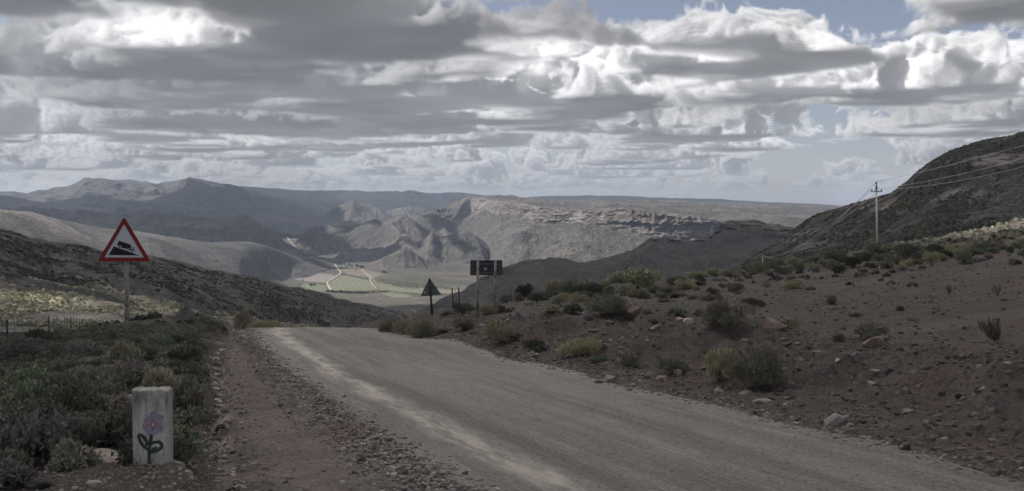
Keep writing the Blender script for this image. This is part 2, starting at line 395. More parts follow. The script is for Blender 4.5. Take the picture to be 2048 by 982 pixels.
# ground sheet: polar grid, dense where the photo looks
azs=np.r_[np.linspace(-180,-50,22)[:-1],np.linspace(-50,-31,24)[:-1],np.linspace(-31,31,560)[:-1],np.linspace(31,50,30)[:-1],np.linspace(50,180,22)[:-1]]
ds=np.r_[[.4,1.2,2.2,3.2,4.2],np.exp(np.linspace(math.log(5.),math.log(60.),330)),np.exp(np.linspace(math.log(60.6),math.log(330.),90))]
AZ,DD=np.meshgrid(np.radians(azs),ds)
X=np.sin(AZ)*DD; Yg=np.cos(AZ)*DD
Z,Wg,OR=g_parts(X,Yg)
behind=sst(60,110,np.abs(np.degrees(AZ))); 
Z=Z*(1-behind)+behind*(np.clip(-SL*Yg,-8,3)+.2*fbm(X/6,Yg/6,3,3))
Z=np.where(DD>200,np.minimum(Z,Z-(DD-200)*.25),Z); Z=np.maximum(Z,-120)
inroad=sst(1.75,2.0,Wg-(w_track(Yg)-2.9)*0)*(1-sst(6.25,6.45,Wg))*(1-sst(60,70,Yg))*(np.abs(np.degrees(AZ))<100)
Z=Z-.035*inroad
# ends of the grid drop down into the far terrain
def gmat():
    m=M('stony_soil',.95,.15); p=m.pos()
    w=m.attr('w'); dist=m.attr('far')
    big=m.noise(p,.35,4,.6); mid=m.noise(p,2.2,6,.65); fine=m.noise(p,18,5,.7); vf=m.noise(p,90,3,.7)
    c=m.mix(m.ramp(big,.4,.62),(.094,.080,.069),(.115,.086,.072)); hz_=m.noise(m.pos((.35,2.2,1)),1.2,6,.7); c=m.mix(m.ramp(hz_,.52,.68,0,.55),c,(.165,.145,.13)); c=m.mix(m.ramp(hz_,.46,.32,0,.5),c,(.06,.05,.046))
    c=m.mix(m.ramp(mid,.42,.68),c,(.088,.077,.07))
    c=m.mix(m.ramp(fine,.52,.70,0,.7),c,(.185,.165,.15))
    c=m.mix(m.ramp(fine,.48,.30,0,.8),c,(.045,.038,.035))
    v=m.n('ShaderNodeTexVoronoi'); m.l(p,v.inputs['Vector']); v.inputs['Scale'].default_value=26
    c=m.mix(m.ramp(v.outputs['Distance'],.18,.10,0,.55),c,m.mix(.5,v.outputs['Color'],(.10,.09,.085)))
    # verge between ditch and track is paler and redder, left bank darker
    c=m.mix(m.attr('verge'),c,m.mix(m.ramp(mid,.35,.65),(.225,.188,.162),(.158,.132,.117)))
    c=m.mix(m.math('MULTIPLY',m.attr('verge'),m.ramp(fine,.5,.33,0,.6)),c,(.06,.05,.046))
    c=m.mix(m.attr('pale'),c,m.mix(m.ramp(fine,.4,.6),(.36,.31,.27),(.24,.20,.18)))
    c=m.mix(m.attr('litter'),c,m.mix(m.ramp(fine,.35,.65),(.05,.043,.036),(.10,.088,.07)))
    m.color(c)
    m.bump([(mid,.10),(fine,.035),(m.ramp(v.outputs['Distance'],.05,.35,1,0),.012),(vf,.008)])
    return m.m
wdg=w_ditch(Yg)
front=(np.abs(np.degrees(AZ))<100)
verge=sst(wdg+.1,wdg+.3,Wg)*(1-sst(2.6,3.0,Wg))*(1-sst(60,80,Yg))*front
pale=np.exp(-((Wg-wdg-.10)/.10)**2)*sst(.0,.35,vn(Yg*1.3,Yg*0,8)+.25)*sst(7,9,Yg)*(1-sst(22,30,Yg))*front
pale=np.maximum(pale,.12*sst(.25,.9,fbm(X/5,Yg/1.6,5,77))*sst(12,15,Wg)*sst(15,22,Yg))
litter=(1-sst(wdg-.5,wdg-.1,Wg))*sst(.15,-.25,vn(X*.9,Yg*.9,61)+.12)
litter=(1-sst(wdg-.5,wdg-.1,Wg))*(.85)
GM=gmat()
me=mesh_np('ground',np.stack([X,Yg,Z],-1),gridf(len(ds),len(azs),True)[:, ::-1],True,{'w':Wg.ravel(),'far':DD.ravel(),'verge':verge.ravel(),'pale':pale.ravel(),'litter':litter.ravel()})
tag(obj('ground',me,GM),kind='structure')
# ------------------------------------------------------------------ road
ys=np.r_[np.linspace(-12,5,30)[:-1],np.linspace(5,20,240)[:-1],np.linspace(20,48,170)[:-1],np.linspace(48,62,20)]
tt=np.linspace(0,1,96)
YS,TT=np.meshgrid(ys,tt,indexing='ij')
edgeL=2.05+.10*vn(ys*.8,ys*0,70)+.05*vn(ys*3.1,ys*0,71); edgeR=6.5+.10*vn(ys*.7,ys*0,72)+.06*vn(ys*2.7,ys*0,73)
WR=edgeL[:,None]+(edgeR-edgeL)[:,None]*TT; XR=xw(YS,WR)
ZR,_,_=g_parts(XR,YS); edge=np.minimum(TT,1-TT); ZR=ZR+.004-.05*(1-sst(0,.02,edge))
def road_mat():
    m=M('gravel_road',.92,.18); p=m.pos(); rw=m.attr('rw'); tr=m.attr('tr')
    uvn=m.n('ShaderNodeUVMap'); uvn.uv_map='uv'; uv=uvn.outputs[0]
    def st(sx,sy): 
        q=m.n('ShaderNodeVectorMath'); q.operation='MULTIPLY'; m.l(uv,q.inputs[0]); q.inputs[1].default_value=(sx,sy,1); return q.outputs[0]
    streak=m.noise(st(2.3,.10),1.,5,.6); st2=m.noise(st(7,.5),1.,4,.6); fine=m.noise(p,28,5,.75); vf=m.noise(p,110,3,.7); mid=m.noise(p,2.,5,.6)
    c=m.mix(m.ramp(streak,.36,.62),(.248,.220,.197),(.365,.328,.295))
    c=m.mix(m.ramp(st2,.54,.72,0,.5),c,(.50,.455,.41))
    c=m.mix(m.ramp(mid,.45,.7,0,.35),c,(.25,.215,.185))
    c=m.mix(m.ramp(fine,.50,.34,0,.75),c,(.09,.08,.075)); c=m.mix(m.ramp(fine,.54,.68,0,.55),c,(.58,.53,.49))
    vg_=m.n('ShaderNodeTexVoronoi'); m.l(p,vg_.inputs['Vector']); vg_.inputs['Scale'].default_value=34; c=m.mix(m.ramp(vg_.outputs['Distance'],.20,.08,0,.6),c,m.mix(.55,vg_.outputs['Color'],(.16,.14,.125)))
    d=m.math('ABSOLUTE',m.math('ADD',tr,m.math('MULTIPLY',m.math('SUBTRACT',m.noise(st(1.2,.45),1.,4,.6),.5),.6)))
    k=m.math('MULTIPLY',m.ramp(d,.03,.34,1,0),m.ramp(m.noise(st(5,.9),1.,6,.75),.40,.60,.12,.85))
    c=m.mix(k,c,(.74,.67,.57))
    d2=m.math('ABSOLUTE',m.math('ADD',m.math('SUBTRACT',tr,1.65),m.math('MULTIPLY',m.math('SUBTRACT',m.noise(st(1.,.5),1.,4,.6),.5),.8)))
    c=m.mix(m.math('MULTIPLY',m.ramp(d2,.0,.22,1,0),m.ramp(m.noise(st(6,1.2),1.,5,.7),.48,.66,0,.55)),c,(.5,.45,.40))
    m.color(c); m.bump([(mid,.04),(streak,.03),(fine,.035),(vf,.014)]); return m.m
me=mesh_np('road',np.stack([XR,YS,ZR],-1),gridf(len(ys),96)[:, ::-1],True,{'rw':WR.ravel(),'tr':(WR-w_track(YS)).ravel()},uv=np.stack([WR,YS],-1).reshape(-1,2))
me.flip_normals() if False else None
tag(obj('road',me,road_mat()),kind='structure')
# ------------------------------------------------------------------ distant sheets
def pch(K,t):
    """monotone cubic through K (m,cols) at integer knots, sampled at t"""
    m=len(K); d=np.diff(K,axis=0); s=np.zeros_like(K); s[0]=d[0]; s[-1]=d[-1]
    for i in range(1,m-1):
        ok=d[i-1]*d[i]>0; s[i]=np.where(ok,2*d[i-1]*d[i]/np.where(ok,d[i-1]+d[i],1),0)
    i=np.clip(np.floor(t).astype(int),0,m-2); f=(t-i)[:,None]
    h00=2*f**3-3*f**2+1; h10=f**3-2*f**2+f; h01=-2*f**3+3*f**2; h11=f**3-f**2
    return h00*K[i]+h10*s[i]+h01*K[i+1]+h11*s[i+1]
SHEETS={}
def interp_s(u,us,vs):
    # smooth interpolation of a traced line
    return np.interp(u,us,vs)*.5+.25*np.interp(u-2,us,vs)+.25*np.interp(u+2,us,vs)
def sheet(name,us,curves,rows,mat,cols=300,noise=None,rock=None,kind='structure',sil=None,obj_name='hill'):
    """curves: list (front to back) of (list of (u,v,Y)). rows: rows between successive curves."""
    u=np.linspace(us[0],us[1],cols); Ys=[];Zs=[]
    for c in curves:
        c=np.array(c,float); v=interp_s(u,c[:,0],c[:,1]); Y=interp_s(u,c[:,0],c[:,2])
        a,b=ray(u,v); Ys.append(Y); Zs.append(CAMH+b*Y)
    t=np.concatenate([np.linspace(i,i+1,r,endpoint=False) for i,r in enumerate(rows)]+[[len(rows)]])
    YY=pch(np.array(Ys),t); ZZ=pch(np.array(Zs),t)
    a,_=ray(u,np.full_like(u,420.)); XX=a[None]*YY
    TT=np.broadcast_to(t[:,None],YY.shape)
    rk=np.zeros_like(YY)
    if noise is not None:
        dY,dZ,rk=noise(XX,YY,ZZ,TT,np.broadcast_to(u[None],YY.shape)); YY=YY+dY; ZZ=ZZ+dZ; XX=a[None]*YY
    V=np.stack([XX,YY,ZZ],-1)
    me=mesh_np(name,V,gridf(len(t),cols),True,{'rock':rk.ravel()})
    o=tag(obj(obj_name,me,mat),kind=kind); SHEETS[name]=(V,t,u)
    return o
def std(A,Lx,silA,rockf=None,gul=0,gx=1.,seed=0,rt=None):
    """relief noise: amplitude A (m), wavelength Lx, silhouette amplitude silA at ridge knot rt"""
    def f(X,Y,Z,T,U):
        n=fbm(X/Lx,Y/Lx,6,seed,.52)
        k=np.ones_like(T) if rt is None else np.clip(np.abs(T-rt)*2.2,0,1)
        amp=silA+(A-silA)*k
        g=ridged((X+.35*n*Lx)/gx,Y/(gx*3.5),4,seed+50)*gul*k if gul else 0
        return fbm(X/Lx,Z/Lx*2,4,seed+9)*A*.6*k, n*amp+g-abs(gul)*.3*k*(1 if gul else 0), (rockf(X,Y,Z,T,U) if rockf else np.zeros_like(T))
    return f
SC_D=c3(.072,.074,.058)   # scrub
SO=c3(.155,.135,.118)     # soil
RK=c3(.25,.20,.175); PL=c3(.34,.31,.28)
m_far=hill_mat('far_mountain_scrub',220,c3(.07,.07,.066),c3(.13,.12,.112),c3(.16,.14,.125),c3(.2,.185,.17))
m_mid=hill_mat('valley_hill_scrub',60,c3(.07,.068,.060),c3(.145,.128,.115),c3(.18,.155,.14),c3(.22,.2,.18))
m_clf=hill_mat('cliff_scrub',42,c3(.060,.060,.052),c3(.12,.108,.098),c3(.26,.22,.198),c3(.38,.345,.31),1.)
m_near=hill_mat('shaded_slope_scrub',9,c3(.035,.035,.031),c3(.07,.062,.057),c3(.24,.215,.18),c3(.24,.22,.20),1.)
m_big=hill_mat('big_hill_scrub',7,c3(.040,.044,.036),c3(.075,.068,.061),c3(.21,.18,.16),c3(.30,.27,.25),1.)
m_pale=hill_mat('pale_stony_slope',24,c3(.050,.050,.046),c3(.10,.095,.089),c3(.22,.185,.165),c3(.28,.26,.24),1.,.6)
# base terrain far below everything, reaching past the horizon
r_=np.array([150,400,900,1600,2600,4000,6500,10000,16000,22000,30000.]); a_=np.radians(np.linspace(-180,180,73)[:-1])
Ab,Db=np.meshgrid(a_,r_); zb=np.interp(Db,[150,900,2600,8000,30000],[-60,-230,-330,-330,-330])+12*fbm(Db*np.sin(Ab)/900,Db*np.cos(Ab)/900,3,2)
me=mesh_np('terrain',np.stack([np.sin(Ab)*Db,np.cos(Ab)*Db,zb],-1),gridf(len(r_),72,True)[:, ::-1],True,{'rock':np.zeros(Db.size)})
tag(obj('terrain',me,m_mid),kind='structure')
# valley floor
_vv=np.array([455,462,500,520,540,560,580,600,620,640,660,700.]); _vy=np.array([8600,8000,5600,4800,4200,3600,3100,2600,1900,1500,1200,850.])
def vf_Y(v): return np.interp(v,_vv,_vy)
_fy=_vy[::-1]; _fz=(CAMH+ray(np.full(12,800.),_vv)[1]*_vy)[::-1]
def vf_z(x,y): return np.interp(y,_fy,_fz)+5*fbm(np.asarray(x)/500,np.asarray(y)/500,3,8)+np.clip((np.abs(np.asarray(x)+.16*np.asarray(y))/np.asarray(y)-.10),0,1)*60
uu=np.linspace(430,1010,230); vv_=np.r_[np.linspace(455,520,60)[:-1],np.linspace(520,610,170)[:-1],np.linspace(610,700,40)]
U2,V2=np.meshgrid(uu,vv_); Y2=vf_Y(V2); X2=ray(U2,V2)[0]*Y2; Z2=vf_z(X2,Y2)
m_floor=hill_mat('valley_floor_scrub',30,c3(.066,.068,.050),c3(.125,.108,.094),c3(.2,.17,.15),c3(.25,.23,.2))
me=mesh_np('valley_floor',np.stack([X2,Y2,Z2],-1),gridf(len(vv_),230)[:, ::-1],True,{'rock':np.zeros(X2.size)})
tag(obj('valley_floor',me,m_floor),kind='structure')
def vfhits(u,v):
    u=np.asarray(u,float); v=np.asarray(v,float); Y=vf_Y(v)*1.; a,b=ray(u,v)
    for k in range(30):
        d=(CAMH+b*Y)-vf_z(a*Y,Y); Y=np.clip(Y+d*6,850,8600)
    return np.stack([a*Y,Y,vf_z(a*Y,Y)],-1)
def vfhit(u,v): return tuple(float(q) for q in vfhits([u],[v])[0])
F=lambda pts,Y: [(u,v,Y) for u,v in pts]
# far plateau
sil=[(-300,400),(430,376),(480,372),(512,374),(600,381),(650,383.5),(690,382.5),(760,386),(860,390),(960,394),(1040,397),(1062,393.5),(1110,391),(1170,391),(1240,393),(1300,396),(1400,400),(1480,402),(1500,403),(1600,407),(1690,412),(1900,418),(2300,425)]
sheet('far_plateau',(-300,2300),[F([(-300,475),(2300,475)],9500),F([(-300,440),(560,430),(900,425),(1400,425),(2300,440)],12500),F([(u,v+9) for u,v in sil],14500),F(sil,16500),F([(-300,425),(2300,440)],24000)],[20,30,30,10],m_far,520,std(45,1500,5,gul=26,gx=900,seed=1,rt=3),obj_name='plateau')
# far left mountains
sil=[(-300,400),(-60,392),(0,389),(29,386),(54,393),(71,388.5),(85,389),(135,380.6),(150,372),(163,363),(171,358),(208,359),(242,363),(287,369),(318,370.5),(330,367),(353,364),(366,360),(384,357),(401,358),(440,367),(464,370),(500,380),(540,392),(620,405),(700,430),(760,445)]
def Ym(u): return 12000-1400*np.exp(-((u-415)/45)**2)-700*np.exp(-((u-190)/50)**2)
s2=[(u,v,Ym(u)) for u,v in sil]
# a spur comes down from the second summit towards the viewer
md=[(-300,430,9800),(100,412,9900),(200,404,9900),(280,402,9700),(340,400,9000),(400,392,8800),(440,396,9300),(520,420,10000),(620,430,10200),(760,452,10400)]
lo=[(-300,455,8600),(200,440,8600),(330,430,7700),(500,450,8200),(640,455,8300),(760,465,8400)]
sheet('far_mountain',(-300,760),[lo,md,s2,[(-300,430,16000),(760,460,16000)]],[50,70,12],m_far,420,std(70,1100,4,gul=55,gx=520,seed=4,rt=2,
    rockf=lambda X,Y,Z,T,U: sst(1.75,1.95,T)*.8),obj_name='mountain')
# dark foothills left
s=[(-300,398),(-40,393),(0,391.5),(35,395),(69,403),(114,411),(160,411),(221,413),(290,417.5),(330,423),(420,424),(520,430),(640,436),(700,446)]
sheet('foothills',(-300,700),[F([(-300,450),(700,470)],6800),F([(u,v+12) for u,v in s],8000),F(s,9000),F([(-300,430),(700,462)],10500)],[16,30,8],m_far,300,std(22,500,3,gul=14,gx=260,seed=6,rt=2),obj_name='foothill')
# dark mesa left
s=[(-300,425),(-60,420),(35,420),(86,418),(180,425.5),(240,427),(294,428),(381,431.5),(440,435),(485,438),(512,444),(530,456),(544,468),(567,487),(594,504),(624,520),(650,532)]
sheet('mesa',(-300,650),[[(-300,500,3900),(300,520,4000),(560,560,4100),(650,545,4200)],[(-300,450,4700),(200,465,4700),(400,480,4700),(500,490,4600),(560,505,4600),(650,535,4600)],
   [(u,v+7 if u<500 else v+3,5300) for u,v in s],[(u,v,5600 if u<520 else 5300) for u,v in s],F([(-300,440),(500,462),(650,545)],7200)],[20,50,16,8],m_mid,300,std(20,340,2,gul=20,gx=170,seed=8,rt=3,
   rockf=lambda X,Y,Z,T,U: .5*sst(1.9,2.5,T)),obj_name='mesa')
# pale stony slope left
s=[(-300,418),(0,417),(52,422),(138,443),(194,455),(277,465),(346,476),(415,484),(500,485),(534,491),(584,511),(645,521),(668,526),(700,534)]
sheet('pale_slope',(-300,700),[[(-300,560,1500),(0,560,1500),(400,590,2300),(540,578,3200),(600,575,3500),(700,585,4000)],[(-300,500,1800),(0,492,1800),(300,520,2300),(480,540,3000),(560,541,3800),(610,538,4000),(668,531,4350),(700,538,4400)],
   [(u,v,2200+max(u,0)*3.0+max(u-520,0)*3) for u,v in s],F([(-300,470),(300,520),(700,560)],5600)],[60,70,12],m_pale,380,std(7,190,2,gul=6,gx=130,seed=11,rt=2,
   rockf=lambda X,Y,Z,T,U: .8*sst(1.2,1.7,T)*(1-sst(250,420,U))*sst(-.1,.3,fbm(X/160,Y/160,3,5)) ),obj_name='slope')
# cones in the middle of the valley
def spurs(X,Y,Z,T,U,L):
    r=0*T
    for ut,uf,amp,w,*q in L:
        t=np.clip(T/2.,0,1); ul=uf+(ut-uf)*t; ww=w*(1.5-t); d=np.abs(U-ul+ww*.12*vn(T*5,T*0,int(ut)))/ww
        r=r+amp*np.clip(1-d,0,1)*np.sin(np.pi*np.clip(t,0,1))**.8
    return r
def cone(name,pts,base,Yr,Yb,mat,seed,spur=(),A=20,Lx=260,gul=24,gx=150,usp=None,ridge_in=0,cols=240,rockw=.7,rows=(70,10)):
    """pts silhouette; Yr/Yb distance of ridge / base; ridge_in: how far the high parts come forward"""
    p=np.array(pts,float); vmin=p[:,1].min(); vmax=p[:,1].max()
    k=(vmax-p[:,1])/(vmax-vmin)
    top=[(u,v,Yr-ridge_in*kk) for (u,v),kk in zip(pts,k)]
    base=[tuple(b) if len(b)==3 else (b[0],b[1],Yb) for b in base]; bu=[b[0] for b in base]; byf=lambda u: np.interp(u,bu,[b[2] for b in base])
    top=[(u,v,max(Y,byf(u)+250)) for u,v,Y in top]
    u0,u1=p[0,0],p[-1,0]
    mid=[(u,v+ (np.interp(u,bu,[b[1] for b in base])-v)*.40, Y-(Y-byf(u))*.36) for u,v,Y in top]
    nf=std(A,Lx,1.2,gul=gul,gx=gx,seed=seed,rt=2,rockf=lambda X,Y,Z,T,U: np.clip(rockw*sst(1.6,1.95,T)+.8*(spurs(X,Y,Z,T,U,[(a,b,1,w*.16) for a,b,_,w in spur])>.25),0,1))
    def nf2(X,Y,Z,T,U):
        a,b,c=nf(X,Y,Z,T,U); return a,b+spurs(X,Y,Z,T,U,spur),c
    sheet(name,(u0,u1),[base,mid,top,[(u,v+25,Yr*1.18) for u,v in pts]],[rows[0]//2,rows[0]//2,rows[1]],mat,cols,nf2,obj_name='hill')
cone('hill_a2',[(760,436),(780,420),(796,416.5),(822,414),(856,418),(900,432),(960,455)],[(760,470),(960,480)],9600,8600,m_mid,15,usp=None)
cone('hill_a',[(570,462),(600,450),(628,447),(650,430),(668,417),(690,407),(708,402),(728,405),(742,411),(755,417),(770,425),(786,431),(810,440),(860,462)],[(570,480),(700,490),(860,490)],8500,7500,m_mid,17,spur=[(708,692,45,34),(755,790,24,24)],A=20,gul=16,gx=160)
cone('hill_c',[(780,450),(805,440),(822,434),(845,430),(866,429),(893,436.5),(915,446),(933,454),(960,466),(1000,482)],[(780,490),(1000,510)],6400,5500,m_mid,19,spur=[(866,900,45,26)],A=9,gul=9)
cone('hill_b',[(584,490),(592,482),(604,468),(618,459),(631,454),(652,452),(675,451),(702,451),(722,445),(742,442),(757,441),(769,439),(785,433),(799,429),(808,431),(816,434),(834,444),(853,454),(868,462),(883,469),(910,480),(950,500)],
   [(584,497,6000),(600,501,5850),(625,510,5500),(650,522,5050),(690,534,4600),(800,540,4550),(950,548,4400)],6100,4750,m_mid,21,spur=[(742,850,48,40),(652,700,30,34),(799,900,30,28),(631,650,20,20)],A=11,Lx=260,gul=10,gx=130,ridge_in=250,cols=320)
cone('hill_d',[(790,507),(810,497),(836,484),(852,474),(866,467),(876,471),(886,474),(905,466),(923,457),(930,458),(937,462),(960,476),(984,494),(1010,512),(1040,530)],
   [(790,540),(860,552),(940,562),(1040,580)],5200,4250,m_mid,23,spur=[(866,850,40,24),(932,985,45,28)],A=7,gul=8,gx=110,ridge_in=150,cols=260)
cone('hill_e',[(700,538),(732,530),(750,522),(769,514),(785,507),(798,500),(809,496),(822,501),(836,510),(850,519),(870,530),(900,546),(930,560)],
   [(700,552),(780,562),(860,575),(930,590)],4600,4050,m_mid,25,spur=[(809,872,34,22),(769,760,16,16)],A=4,Lx=130,gul=5,gx=80,ridge_in=180,cols=240)
# cliff ridge and plateau behind it
us8=(800,1800)
base=[(800,500,6300),(860,508,6000),(940,535,5000),(1000,575,4000),(1060,592,3350),(1100,590,3000),(1300,560,3000),(1800,560,3000)]
low=[(800,480,6600),(880,472,6450),(940,488,5700),(1000,505,4700),(1050,517,4150),(1100,520,3900),(1300,505,3800),(1800,520,3800)]
cb=[(800,465,6700),(839,446,6700),(903,430,6600),(960,427,6000),(1000,428,5500),(1060,440,5200),(1110,446,5000),(1170,452,4800),(1230,466,4600),(1290,480,4450),(1400,484,4400),(1500,484,4400),(1800,500,4400)]
ct=[(800,452,6850),(839,431.5,6850),(870,418.5,6800),(903,408.5,6750),(937,397.5,6500),(970,400,6150),(1000,402,5750),(1050,408,5400),(1100,413,5150),(1150,419,4980),(1200,420,4800),(1250,420,4620),(1320,424,4520),(1400,431,4470),(1450,440,4460),(1500,445,4460),(1800,470,4460)]
sk=[(800,448,7200),(839,429.5,7150),(903,406.5,7050),(937,395,6900),(979,394,7000),(1000,395,7300),(1031,397,7600),(1057,399,8000),(1100,400,8300),(1180,403,8500),(1260,404,8600),(1400,405.5,8700),(1500,407,8800),(1600,410,8900),(1690,413,9000),(1800,418,9000)]
bk=[(u,v+14,Y*1.3) for u,v,Y in sk]
def n8(X,Y,Z,T,U):
    n=fbm(X/260,Y/260,6,31,.53); face=sst(1.9,2.05,T)*(1-sst(2.9,3.1,T)); below=1-sst(1.8,2.1,T); top=sst(3.0,3.2,T)
    band=sst(-.15,.12,np.sin(Z/8.5+2*fbm(X/300,Y/300,2,7))+.3*fbm(X/60,Z/12,3,3))
    crag=ridged(X/48,Z/26,5,35)
    dY=-face*(crag*13+12*band)+below*30*fbm(X/180,Z/90,4,37)
    gul=ridged((X+.5*Y+60*n)/230,(Y)/1100,4,39)
    k=1-sst(3.7,4.0,T)
    dZ=k*(n*14*(1-face*.6)+below*gul*20)+face*5*ridged(X/30,Y/30,3,41)+top*k*6*fbm(X/70,Y/140,4,43)
    dZ=dZ+spurs(X,Y,Z,T,U,[(950,878,40,34),(1010,930,22,30),(1075,985,26,38),(905,860,24,20),(1180,1090,12,40)])*(T<2)
    rk=np.clip(face*1.0*sst(-.9,-.2,fbm(X/220,Z/60,3,46)+.25)*sst(880,960,U)+ .5*top*sst(.1,.5,fbm(X/200,Y/90,3,47))*(1-sst(3.5,3.9,T)),0,1)
    return dY,dZ,rk
sheet('cliff_ridge',us8,[base,low,cb,ct,sk,bk],[40,90,90,60,10],m_clf,560,n8,obj_name='cliff_ridge')
# shaded mesas right
s=[(820,640),(850,622),(870,610),(905,594),(950,571),(983,552),(1009,538),(1041,528),(1075,526),(1113,525.5),(1158,528),(1194,524.5),(1237,510),(1263,500),(1280,490),(1292,481),(1302,474.5),(1334,475.5),(1367,482),(1406,479),(1418,473),(1426,467),(1436,455),(1445,446),(1458,440.5),(1500,443),(1542,451),(1593,457),(1700,468)]
def Y9(u): return np.interp(u,[820,1000,1300,1450,1700],[1750,1900,2300,2350,2000])
def n9(X,Y,Z,T,U):
    n=fbm(X/90,Y/90,6,52); k=np.clip((2.1-T)*2.5,0,1)*(T<2.1)+np.clip((T-3)*3,0,1)*(T>=3)
    band=sst(1.9,2.05,T)*(1-sst(2.95,3.0,T))*sst(1270,1295,U)
    dY=-band*5*ridged(X/20,Z/9,4,53)-band*2.5*sst(-.2,.2,np.sin(Z/3.5+2*fbm(X/80,Y/80,2,3)))
    dZ=(.8+7*k)*n+k*7*ridged((X+30*n)/70,Y/300,4,55)
    return dY,dZ,np.clip(band*.8,0,1)
sheet('shaded_mesa',(820,1700),[[(820,680,1250),(1000,680,1250),(1400,640,1250),(1700,600,1200)],[(820,655,1500),(950,600,1550),(1050,560,1600),(1200,545,1750),(1300,515,1850),(1400,510,1950),(1450,480,2000),(1700,500,1700)],
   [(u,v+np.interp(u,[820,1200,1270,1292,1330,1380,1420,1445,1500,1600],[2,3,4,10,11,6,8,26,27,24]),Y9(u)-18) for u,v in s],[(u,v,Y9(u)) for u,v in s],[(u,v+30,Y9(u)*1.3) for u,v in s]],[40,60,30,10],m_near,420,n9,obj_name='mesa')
# big hill right
s=[(1440,560),(1480,533),(1530,500),(1570,474),(1593,457),(1615,441),(1637,429),(1677,418),(1703,409),(1743,399.5),(1780,388.5),(1797,377),(1813,366.5),(1839,346),(1861,330),(1890,313),(1927,297),(1963,286),(2011,277),(2048,267),(2150,245),(2400,215)]
def Y10(u): return np.interp(u,[1440,1600,1850,2048,2400],[700,760,620,560,520])
def n10(X,Y,Z,T,U):
    n=fbm(X/38,Y/38,6,62); k=np.clip(np.abs(T-2)*2.5,0,1)
    h=Z+3*n+2.5*fbm(X/60,Y/60,2,66)
    strata=sst(.25,.8,np.sin(h/3.3))*sst(1.05,1.35,T)*(1-sst(1.95,2,T))
    dY=-strata*1.5*(1+.6*ridged(X/12,Z/5,3,63))
    dZ=(.35+1.7*k)*n+k*1.3*ridged((X+12*n)/30,Y/45,4,64)
    return dY,dZ,np.clip(strata*.95*sst(-.35,.15,fbm(X/45,Z/25,3,67)),0,1)
sheet('big_hill',(1440,2400),[[(1440,600,260),(1700,560,230),(2048,520,230),(2400,500,230)],[(1440,575,450),(1600,515,480),(1750,490,420),(1900,450,380),(2048,420,360),(2400,380,350)],
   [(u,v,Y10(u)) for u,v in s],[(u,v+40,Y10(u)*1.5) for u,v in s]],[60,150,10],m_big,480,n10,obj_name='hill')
# left hillside: near scrub slope rising to the dark ridge
s=[(-300,420),(-100,445),(0,460),(30,468),(60,478),(100,487),(160,492),(200,503),(230,505),(270,508),(320,520),(370,530),(420,542),(470,550),(520,560),(560,572),(600,580),(650,592),(700,605),(745,613),(790,622),(840,640),(900,665)]
def Y6(u): return np.interp(u,[-300,0,300,600,900],[560,600,720,950,1300])
def n6(X,Y,Z,T,U):
    n=fbm(X/26,Y/26,6,72); k=np.clip(np.abs(T-3)*2.5,0,1); nr=sst(0,.6,T)
    rk=np.maximum(.35*sst(.2,.6,fbm(X/22,Y/22,4,78)),(1-sst(1.3,1.8,T))*.9)  # second term pales the lower slope: sunlight put into its colour
    return 0*T,(nr*(.35+2.2*k)*n+nr*k*1.8*ridged((X+9*n)/36,Y/130,4,74))*np.interp(Y,[90,200,500],[.15,.5,1.]),rk
sheet('left_hillside',(-300,900),[[(-300,668,95),(0,664,100),(200,662,105),(400,668,120),(600,690,200),(900,740,350)],
   [(-300,610,190),(0,612,190),(200,625,200),(400,646,240),(600,672,420),(900,715,600)],
   [(-300,530,330),(0,545,340),(200,575,400),(400,612,480),(600,648,640),(900,695,850)],
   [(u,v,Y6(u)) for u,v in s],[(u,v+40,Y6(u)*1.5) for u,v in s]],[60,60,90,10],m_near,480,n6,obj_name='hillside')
# ------------------------------------------------------------------ clouds added overhead out of view, outlined to drop shade on the land
def sheet_hit(name,u,v):
    V,t,us=SHEETS[name]; dy=V[...,1]; 
    pu=1024+V[...,0]/dy*(FPX*math.cos(TH)+0); a,b=ray(np.array([u]),np.array([v]))
    d=((V[...,0]/dy-a[0]))**2+((V[...,2]-CAMH)/dy-b[0])**2
    k=np.unravel_index(np.argmin(d),d.shape); return V[k]
def in_poly(x,y,poly):
    r=np.zeros(x.shape,bool); n=len(poly)
    for i in range(n):
        x0,y0=poly[i]; x1,y1=poly[(i+1)%n]
        if y0==y1: continue
        c=((y0>y)!=(y1>y))&(x<(x1-x0)*(y-y0)/(y1-y0)+x0); r^=c
    return r
mc=M('shade_cloud_body',1.,0.); mc.b.inputs['Base Color'].default_value=(.85,.86,.88,1)
_tr=mc.n('ShaderNodeBsdfTranslucent'); _tr.inputs[0].default_value=(.97,.97,.98,1); _df=mc.n('ShaderNodeBsdfDiffuse'); _df.inputs[0].default_value=(.85,.86,.88,1)
_mx=mc.n('ShaderNodeMixShader'); _mx.inputs[0].default_value=.86; mc.l(_df.outputs[0],_mx.inputs[1]); mc.l(_tr.outputs[0],_mx.inputs[2]); mc.l(_mx.outputs[0],mc.o.inputs[0]); mc=mc.m
